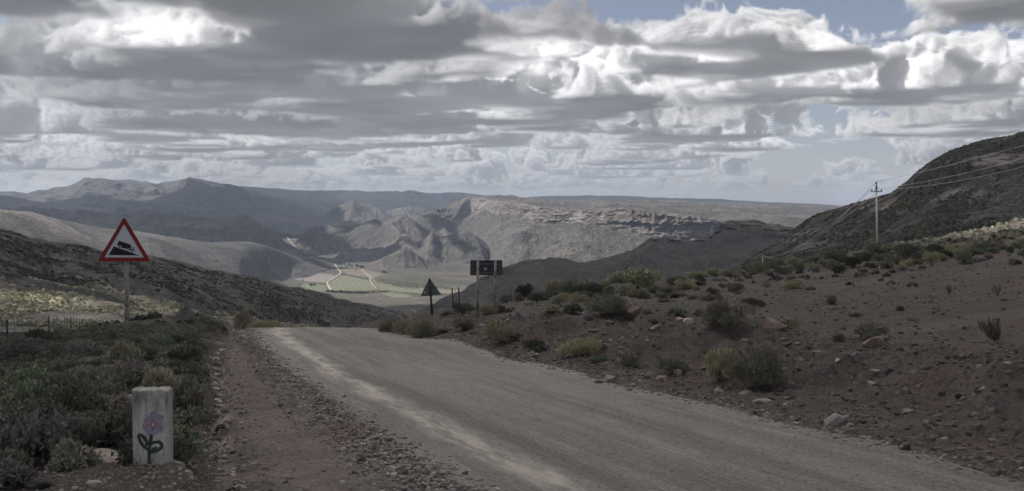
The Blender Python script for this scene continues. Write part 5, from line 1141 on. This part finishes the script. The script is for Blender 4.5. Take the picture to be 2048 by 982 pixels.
# --- big board seen from behind on two poles
hx=hit(956,635); L=Loc(970,635,hx[1]); e=empty('signboard',L.o); tag(e,'dark rectangular signboard seen from behind on two wooden poles','signboard')
polyp('panel',L,[(940.4,520.6),(1004.6,520.9),(1004.2,550.2),(940.0,549.9)],.11,.116,p_dk,e)
for nm,pt in (('rail',[(944.5,526.6),(1001.8,526.9),(1001.8,529.0),(944.5,528.7)]),('rail',[(944.5,544.4),(1001.8,544.7),(1001.8,546.9),(944.5,546.6)])): polyp(nm,L,pt,.078,.108,p_st,e)
for nm,pt in (('stiffener',[(945.0,522),(946.9,522),(946.9,549),(945.0,549)]),('stiffener',[(997.4,522),(999.3,522),(999.3,549),(997.4,549)])): polyp(nm,L,pt,.095,.1075,p_st,e)
for a,b,c,d in ((940.4,520.4,1004.6,521.4),(940.2,548.9,1004.3,550.3)): polyp('edge_fold',L,[(a,b),(c,b),(c,d),(a,d)],.085,.109,p_dk,e)
polyp('sticker',L,[(968,535),(974,535),(974,540.2),(968,540.2)],.104,.1095,p_lab,e)
for (ua,va,ub,vb,r0,r1) in ((956.1,521.6,954.0,642,3.0,2.5),(991.0,521.6,989.3,628,2.9,2.4)):
    (x0,z0),(x1,z1)=L(ua,va),L(ub,vb); MB().tube([(x0,0,z0),((x0+x1)/2,0,(z0+z1)/2),(x1,0,z1)],[r1*L.k*1.05,r0*L.k,r0*L.k*1.05],12,True,.06).build('pole',wd_pole,e,smooth=True)
# --- post frame further off
hx=hit(907,606); Yf_=max(hx[1],52.); L=Loc(912,606,Yf_); e=empty('post_frame',L.o); tag(e,'pair of dark wooden strainer posts joined by crossbars, left of the signboard','fence post')
for a,b,r in (((904.0,575.6),(907.2,618),1.15),((917.,575.),(919.8,616),1.15)):
    (x0,z0),(x1,z1)=L(*a),L(*b); MB().tube([(x0,0,z0),(x1,0,z1)],[r*L.k,r*L.k*1.1],8,True,.1).build('post',wd_dark,e)
for a,b,r in (((901.,579.),(902.7,601),.35),((910.,579.),(911,612),.4)):
    (x0,z0),(x1,z1)=L(*a),L(*b); MB().tube([(x0,.3,z0),(x1,.3,z1)],r*L.k,6).build('dropper',wd_grey,e)
for a,b,r in (((904,604.7),(919.6,604.3),.6),((901,578.8),(918,578.2),.22)):
    (x0,z0),(x1,z1)=L(*a),L(*b); MB().tube([(x0,.02,z0),(x1,.02,z1)],r*L.k,6).build('crossbar',wd_grey,e)
# --- power pole and lines
pw=paint('sunlit_tone_pole',c3(.66,.63,.58),.8,.3); wire_m=paint('aluminium_wire',c3(.5,.5,.51),.4,.0);  # pole colour made pale in place of sun falling on it
Yp=110.; L=Loc(1754.1,496,Yp); e=empty('power_pole',L.o); tag(e,'wooden power pole, pale as if sunlit, with crossarm and three insulators on the right ridge','power pole')
(x0,z0),(xm,zm),(x1,z1)=L(1754.1,504),L(1752.9,440),L(1751.2,384); MB().tube([(x0,0,z0),(xm,0,zm),(x1,0,z1)],[.095,.085,.068],10).build('pole',pw,e,smooth=True)
def bar(nm,a,b,r,par=e,y=0,mat=p_iron,n=6):
    (xa,za),(xb,zb)=L(*a),L(*b); return MB().tube([(xa,y,za),(xb,y,zb)],r,n).build(nm,mat,par)
bar('pole_top',(1751.2,384),(1751.0,372),.06); bar('crossarm',(1740.8,383.6),(1761.4,383.4),.045,y=-.09)
for a,b in (((1747.6,383.4),(1750.6,369.5)),((1754.6,383.4),(1751.4,369.5))): bar('brace',a,b,.03,y=-.05)
bar('brace',(1749,375.5),(1753,375.5),.02,y=-.05)
def insul(u,v0,v1,y):
    o=empty('insulator',(0,0,0)); bpy.data.objects.remove(o)
    (xa,za),(_,zb)=L(u,v0),L(u,v1); mb=MB(); h=zb-za
    mb.tube([(xa,y,za),(xa,y,za+h*.15),(xa,y,za+h*.2),(xa,y,za+h*.4),(xa,y,za+h*.45),(xa,y,za+h*.7),(xa,y,za+h*.75),(xa,y,zb)],[.03,.03,.075,.06,.085,.06,.07,.04],10); return mb.build('insulator',p_iron,e,smooth=True)
insul(1741.8,383.2,378.2,-.09); insul(1760.8,383.0,378.0,-.09); insul(1751.1,369.5,363.0,0)
# second pole down the line
Yq=330.; L2=Loc(1525,545,Yq); e2=empty('power_pole',L2.o); tag(e2,'tiny distant power pole whose top shows above the skyline shrubs, lower down the line','power pole')
(x0,z0),(x1,z1)=L2(1525.2,560),L2(1524.8,510); MB().tube([(x0,0,z0),(x1,0,z1)],[.16,.11],8).build('pole',pw,e2)
(x0,z0),(x1,z1)=L2(1521.5,514.5),L2(1528.5,514.5); MB().tube([(x0,0,z0),(x1,0,z1)],.07,6).build('crossarm',p_iron,e2)
# third pole of the line stands off the frame at right, on the rise; fourth is hidden
Yr=46.; L3=Loc(2560,480,Yr); e3=empty('power_pole',L3.o); tag(e3,'near power pole of the same line, off to the right of the road','power pole')
(x0,z0),(x1,z1)=L3(2560,520),L3(2560,132); MB().tube([(x0,0,z0),(x1,0,z1)],[.13,.09],10).build('pole',pw,e3)
(x0,z0),(x1,z1)=L3(2532,160),L3(2588,160); MB().tube([(x0,-.1,z0),(x1,-.1,z1)],.05,6).build('crossarm',p_iron,e3)
def wire(A,B,sag,label,r=.015):
    A=np.array(A);B=np.array(B); pts=[]
    for t in np.linspace(0,1,29):
        p=A*(1-t)+B*t; p[2]-=sag*4*t*(1-t); pts.append(tuple(p))
    o=MB().tube(pts,[r]*29,5).build('power_line',wire_m); o['label']=label; o['category']='power line'; return o
PP=lambda u,v,Y: tuple(P(u,v,Y))
# ends at the near pole chosen so that each wire leaves the frame where the photo shows it
wire(PP(1751.1,364,110),PP(2560,138,46),.35,'topmost power line running from the pole top to the right edge')
wire(PP(1741.8,379,110),PP(2532,160,46),.8,'middle power line running from the pole to the right edge')
wire(PP(1760.8,379,110),PP(2588,160,46),1.1,'lowest power line running from the pole to the right edge')
wire(PP(1751.1,365,110),PP(1524.8,509,330),4.0,'uppermost power line descending left from the pole to the distant pole',.024)
wire(PP(1741.8,380,110),PP(1521.5,513.5,330),2.6,'middle power line descending left from the pole to the distant pole',.024)
wire(PP(1760.8,380,110),PP(1528.5,513.5,330),2.0,'lower power line descending left from the pole to the distant pole',.024)
wire(PP(1524.8,510,330),PP(1440,543,520),3.,'power line going on from the distant pole down behind the ridge, left one',.02)
wire(PP(1528.5,514,330),PP(1440,549,520),3.,'power line going on from the distant pole down behind the ridge, right one',.02)
# --- fence on the left
fp=[(5,645,712,'g'),(15,642,702,'d'),(30,637,690,'g'),(46,631,686,'g'),(59.5,635,682,'g'),(74,640,676,'g'),(87,639,672,'g'),(98,635,669,'d'),(107,640,669,'g'),(115,632,668,'g'),(123,640,667,'g'),(129,636,666,'g'),(135,638,664,'g'),(142,636,664,'d'),(148,630,662,'g'),(153,638,661,'g'),(159,640,661,'g'),(165,641,660,'d'),(171,641,659,'g'),(177,642,658,'g'),(184,642,657,'g'),(190,643,656,'g')]
e=empty('fence',hit(98,669)); tag(e,'wire fence of dark steel and grey wooden posts at the left edge','fence'); ex,ey,ez=e.location
tops=[]
for i,(u,vt,vb,kd) in enumerate(fp):
    h_px=np.interp(u,[5,15,98,142,190],[60,57,33,26,17]); Yk=1.25*FPX/h_px
    q=P(u,vb,Yk); z0=float(gz(q[0],q[1])); zt=float(P(u,vt-3,Yk)[2]); zb=min(z0,q[2])-.15
    r=.028 if kd=='d' else .018
    r=max(r,Yk*.00032)
    mb=MB()
    if kd=='d': mb.box((q[0]-r*1.2-ex,q[1]-r-ey,zb-ez),(q[0]+r*1.2-ex,q[1]+r-ey,zt-ez))
    else: mb.tube([(q[0]-ex,q[1]-ey,zb-ez),(q[0]-ex+random.uniform(-.03,.03),q[1]-ey,zt-ez)],[r,r*.9],7)
    mb.build('post' if kd=='d' else 'dropper',p_iron if kd=='d' else wd_grey,e); tops.append((q[0]-ex,q[1]-ey,zt-ez,zb-ez))
q0=P(-160,655,26); tops=[(q0[0]-ex,q0[1]-ey,P(-160,640,26)[2]-ez,P(-160,740,26)[2]-ez)]+tops
for f_ in (.12,.32,.52,.72):
    MB().tube([(a,b,c*(1-f_)+d*f_+.0) for a,b,c,d in [(t[0],t[1],t[2]-.03,t[2]-1.2) for t in tops]],.006,4).build('wire',p_st,e)
# ------------------------------------------------------------------ valley farm
def drape_poly(name,pts,mat,off,step=1.2,label=None,kind='structure'):
    pts=np.array(pts,float); u0,v0=pts.min(0); u1,v1=pts.max(0); nu=max(3,int((u1-u0)/step)); nv=max(3,int((v1-v0)/(step*.4)))
    U,V=np.meshgrid(np.linspace(u0,u1,nu),np.linspace(v0,v1,nv))
    W=vfhits(U.ravel(),V.ravel()); W[:,2]+=off
    q=gridf(nv,nu)[:, ::-1]; cu=U.ravel()[q].mean(1); cv=V.ravel()[q].mean(1); k=in_poly(cu,cv,[tuple(p) for p in pts]); q=q[k]
    used=np.unique(q); mp=-np.ones(len(W),int); mp[used]=np.arange(len(used))
    me=mesh_np(name,W[used],mp[q],True); o=obj(name,me,mat); o['kind']=kind; return o
def field_mat(name,a,b,ang,sp):
    m=M(name,.95,.1); p=m.pos(); n=m.noise(p,.01,4,.6); r=m.n('ShaderNodeVectorRotate'); r.rotation_type='Z_AXIS'; r.inputs['Angle'].default_value=ang; m.l(p,r.inputs['Vector'])
    w=m.n('ShaderNodeTexWave'); w.wave_type='BANDS'; w.bands_direction='X'; m.l(r.outputs[0],w.inputs['Vector']); w.inputs['Scale'].default_value=1/sp*.314*1.; w.inputs['Distortion'].default_value=.6; w.inputs['Detail'].default_value=2
    col=m.mix(m.ramp(w.outputs[0],.3,.7),a,b); col=m.mix(m.ramp(n,.4,.65,0,.5),col,tuple(x*.75 for x in a)); m.color(col); return m.m
fm_plain=field_mat('ploughed_soil',c3(.235,.205,.185),c3(.17,.15,.135),.5,26); fm_grn=field_mat('orchard_floor',c3(.215,.205,.15),c3(.13,.145,.10),.3,30); fm_pal=field_mat('pale_field',c3(.24,.215,.17),c3(.17,.17,.12),.9,30); fm_brn=field_mat('fallow_field',c3(.16,.135,.11),c3(.20,.165,.135),.2,60)
FLD=[('field',[(564,541),(585,543),(606,544),(640,547),(671,550),(664,557),(652,566),(630,565),(606,562.5),(590,559),(575,555)],fm_plain),
('orchard_field',[(657,566),(681,551),(696,552),(715,557),(737,561),(748,571),(753,581),(710,581.5),(663,581)],fm_grn),
('orchard_field',[(753,559),(796,563),(850,569),(909,576),(870,577),(827,575.5),(794,573),(760,564)],fm_grn),
('orchard_field',[(757,566),(794,574),(825,578),(848,580),(850,588),(815,585),(782,583),(766,580)],fm_grn),
('orchard_field',[(763,588),(786,586),(805,588),(823,592),(823,596),(792,596)],fm_grn),
('field',[(830,576),(870,578.5),(940,582),(930,588),(890,587),(852,583)],fm_pal),
('field',[(681,539),(700,538),(724,538),(750,544),(771,549),(745,556),(720,553),(695,549)],fm_brn),
('orchard_field',[(607,567),(650,570),(655,580),(640,585),(600,574)],fm_grn)]
for nm,p,mt in FLD: drape_poly(nm,p,mt,.6)
# orchard rows: low ribbons of foliage, one object per block
row_m=leaf_mat('orchard_foliage',c3(.035,.056,.038),c3(.055,.088,.056),c3(.085,.12,.08),.9,.1)
def rows(poly,du,slope,gap,label,h=3.0,wd=3.4,mat=None):
    """rows run along direction (du,slope) in photo px, spaced `gap` px"""
    pts=np.array(poly,float); V=[];T=[]; u0,v0=pts.min(0); u1,v1=pts.max(0); L=np.hypot(du,slope); d=np.array([du,slope])/L; n=np.array([-d[1],d[0]]); c=pts.mean(0); Rm=max(u1-u0,v1-v0)
    rs=np.random.RandomState(3); P_=[]
    k=-int(Rm/gap)-1
    while k*gap<Rm:
        t=np.arange(-Rm,Rm,.55); P_.append(c+n*k*gap+d*(t+.2*rs.rand(len(t)))[:,None]); k+=1
    P_=np.concatenate(P_); P_=P_[in_poly(P_[:,0],P_[:,1],[tuple(p) for p in pts])]; P_=vfhits(P_[:,0],P_[:,1]); r=np.full(len(P_),wd*.5)*(.7+.5*rs.rand(len(P_))); a=domes(P_,r,np.full(len(P_),h*.5),rs,5)
    tag(obj('orchard_rows',mesh_np('orchard_rows',a[0],a[1],False,{'tint':a[2]}),mat or row_m),label,'orchard',kind='stuff')
rows(FLD[1][1],2.2,5.2,4.2,'rows of green orchard trees beside the winding farm road')
rows(FLD[2][1],6,1.0,1.7,'dense green orchard strip under the pale hillside',3.5,7)
rows(FLD[3][1],3,2.6,3.6,'orchard rows right of the dry stream bed')
rows(FLD[4][1],3,2.2,3.2,'small curved orchard block below the tree belt')
rows(FLD[5][1],6,1.,3.4,'sparse orchard rows on the pale field at right',2.4,4)
rows(FLD[7][1],5,1.5,2.0,'green plantings left of the farm road')
dkrow=leaf_mat('young_rows',c3(.07,.065,.05),c3(.10,.09,.07),c3(.13,.12,.09),.9,.1)
rows(FLD[0][1],2.6,5.0,4.0,'young sparse rows on the ploughed field',1.6,3.,dkrow)
# roads and river as draped ribbons
def ribbon(name,pts,wpx,mat,off=1.,hitf=vfhit,label=None):
    pts=np.array(pts,float); s=[0]; 
    for a,b in zip(pts[:-1],pts[1:]): s.append(s[-1]+np.hypot(*(b-a)))
    t=np.linspace(0,s[-1],max(8,int(s[-1]/1.2))); U=np.interp(t,s,pts[:,0]); V=np.interp(t,s,pts[:,1])
    C_=np.array([hitf(a,b) for a,b in zip(U,V)]); 
    for k in range(2): C_[1:-1]=(C_[:-2]+C_[1:-1]*2+C_[2:])/4
    d=np.gradient(C_[:,:2],axis=0); d/=np.linalg.norm(d,axis=1)[:,None]+1e-9; n=np.stack([-d[:,1],d[:,0]],1)
    wd=(np.interp(t,[0,s[-1]],wpx) if isinstance(wpx,tuple) else wpx)*C_[:,1]/FPX*.5; wd=np.broadcast_to(wd,(len(t),))*(1+.25*fbm(t/5,t*0,3,4))
    Vv=np.concatenate([C_[:,:2]-n*wd[:,None],C_[:,:2]+n*wd[:,None]]); zz=np.concatenate([C_[:,2]]*2)+off
    if hitf is vfhit: zz=vf_z(Vv[:,0],Vv[:,1])+off
    m_=len(t); q=np.array([(i,i+1,m_+i+1,m_+i) for i in range(m_-1)]); o=obj(name,mesh_np(name,np.c_[Vv,zz],q,True),mat); o['kind']='structure'; return o
dm=M('pale_dirt',.95,.1); dm.color(dm.mix(dm.ramp(dm.noise(dm.pos(),.05,4),.4,.6),c3(.40,.36,.31),c3(.29,.26,.22))); dm=dm.m
ribbon('farm_road',[(669,527),(672,533),(676,539),(681.5,543),(681,547),(676,551),(668,556),(660,561),(654,565.5),(655,570),(659,577),(662,581)],(3.2,4.0),dm,1.4)
ribbon('farm_road',[(668,523),(646,520),(630,515),(614,508),(604,503.5),(596,500),(590,495),(584,488),(579,483),(576,478),(571,472),(565.5,469),(563,466),(566,463),(572,462)],(2.8,2.4),dm,5)
ribbon('farm_road',[(722.5,539),(731,547),(741,555),(740,561.5),(746,570),(753,578),(768,582)],(2.2,2.6),dm,1.5)
ribbon('farm_road',[(741,555),(757,552),(776,551),(790,549)],(1.5,1.2),dm,1.5)
ribbon('dry_stream',[(742,556),(750,564),(758,573),(768,582),(775,583)],(6,7),fm_brn,1.1)
ribbon('farm_road',[(852,583),(880,587),(925,588),(940,583)],(2.0,1.6),dm,1.5)
ribbon('farm_road',[(765,589),(778,592),(792,597)],(1.6,1.6),dm,1.5)
ribbon('farm_road',[(828,599),(835,597),(846,596.5)],(2.,1.6),dm,1.5)
ribbon('farm_road',[(838,606),(848,610),(858,613)],(2.6,2.6),dm,1.5)
ribbon('farm_road',[(823,621),(828,623),(832,627),(836,632)],(2.6,4.),dm,2.)
wm_=M('shallow_water',.25,.5); wm_.color(c3(.20,.24,.27)); wm_=wm_.m
ribbon('pond',[(690,593),(705,594.5),(722,596),(745,596)],(2.4,2.),wm_,1.2)
# trees of the farm: copies of three small crowns
tm=leaf_mat('tree_leaves',c3(.022,.034,.018),c3(.04,.056,.03),c3(.065,.082,.045),.85,.15); trunk_m=wood('tree_bark',c3(.06,.05,.04),c3(.12,.10,.08))
TP=[]
for k in range(3):
    rs=np.random.RandomState(70+k); V,Q,t=blades(420,rs,H=1.6,ln=(.18,.34),wd=(.12,.22),up=.3,clumps=8,rad=1.); V[:,2]+=.25
    cr=mesh_np('crown',V,Q,False,{'tint':t}); cr.materials.append(tm); mb=MB().tube([(0,0,-.1),(.03,0,.5),(0,.02,1.1)],[.09,.07,.03],6); tk=bpy.data.meshes.new('trunk'); tk.from_pydata(mb.v,[],mb.f); tk.materials.append(trunk_m); TP.append((cr,tk))
def tree(u,v,hpx,label,group,wk=.75):
    x,y,z=vfhit(u,v); s=hpx*y/FPX/1.95; k=random.randrange(3); e=empty('tree',(x,y,z),random.random()*6); e.scale=(s*wk*1.3,s*wk*1.3,s); obj('crown',TP[k][0],None,e); obj('trunk',TP[k][1],None,e); tag(e,label,'tree',group)
rs=random.Random(4)
for i in range(34):
    f=i/33; u=654+f*124; v=np.interp(u,[654,690,725,778],[584,587,588,583])+rs.uniform(-.8,.8); tree(u,v,rs.uniform(4.5,8) if u<735 else rs.uniform(3,5),((ORD+['last'])[i] if i<22 else (ORD[33-i]+' from the right,'))+' tree of the dark windbreak row below the orchard','trees of the windbreak row',.8)
for i in range(30):
    u=669+rs.random()*58; v=np.interp(u,[669,727],[528,536])+rs.uniform(-2.2,1.2); tree(u,v,rs.uniform(3,5.5),'dark tree around the farmstead in the valley','farmstead trees',.85)
for (u,v,h,l) in ((631,524.5,5,'round dark tree alone on the slope left of the farmstead'),(621,573,7,'dark tree by the small farm building left of the farm road'),(628,572,6,'dark tree right beside the other near the farm building'),(616,574,4,'small bush-like tree left of the pair near the farm building'),(606,562,4,'small tree on the edge of the ploughed field'),
   (767,546,6,'tall dark tree right of the fallow field'),(771,547,4,'lower tree touching the tall one right of the fallow field'),(712,542,3,'small tree in the fallow field'),(760,603,4,'small tree near the lower track')): tree(u,v,h,l,None,.9)
# farm buildings
wl=paint('white_wall',c3(.62,.60,.56),.8,.1); rf=paint('tin_roof',c3(.40,.41,.42),.5,.2); wn=paint('dark_window',c3(.03,.03,.035),.3,0)
def house(u,v,wpx,label,rz=0.):
    x,y,z=vfhit(u,v); W=wpx*y/FPX; D=W*.55; H=max(3.,W*.24); e=empty('farm_building',(x,y,z),rz); tag(e,label,'building')
    MB().box((-W/2,-D/2,-1),(W/2,D/2,H)).build('wall',wl,e)
    mb=MB(); r=H*.55; o=.4; mb.add([(-W/2-o,-D/2-o,H-.05),(W/2+o,-D/2-o,H-.05),(W/2+o,D/2+o,H-.05),(-W/2-o,D/2+o,H-.05),(-W/2-o,0,H+r),(W/2+o,0,H+r)],[(0,1,5,4),(2,3,4,5),(3,0,4),(1,2,5),(0,3,2,1)]).build('roof',rf,e)
    for t in (-.3,.3): MB().box((W*t-W*.05,-D/2-.06,H*.35),(W*t+W*.05,-D/2+.02,H*.75)).build('window',wn,e)
    MB().box((-W*.05,-D/2-.06,0),(W*.05,-D/2+.02,H*.72)).build('door',wn,e)
for i,(u,v,w,rz,l) in enumerate([(679,532.6,3.4,.2,'leftmost white farmhouse among the farmstead trees'),(689,533.8,2.6,-.3,'small white shed second from the left in the farmstead'),(700,535.2,3.2,.1,'white building in the middle of the farmstead'),(709,534.6,4.2,.2,'widest pale farm building under the dark slope'),(717,536.3,2.8,-.2,'white house at the right end of the farmstead'),(694,531.4,2.4,.4,'small pale outbuilding above the middle farm building'),
   (625,537.3,3.4,.3,'pale building alone on the slope left of the farm road'),(634,538.6,4.,.1,'pale long shed right of the lone building on the slope'),(617,535,2.6,-.2,'small pale shed left of the lone building on the slope'),(617,574.6,5.5,-.1,'low white farm building beside the two dark trees'),(760,602.5,3,.2,'small dark-roofed hut beside the lower track')]): house(u,v,w,l,rz)

print('scene built in %.1fs'%(time.time()-T0))
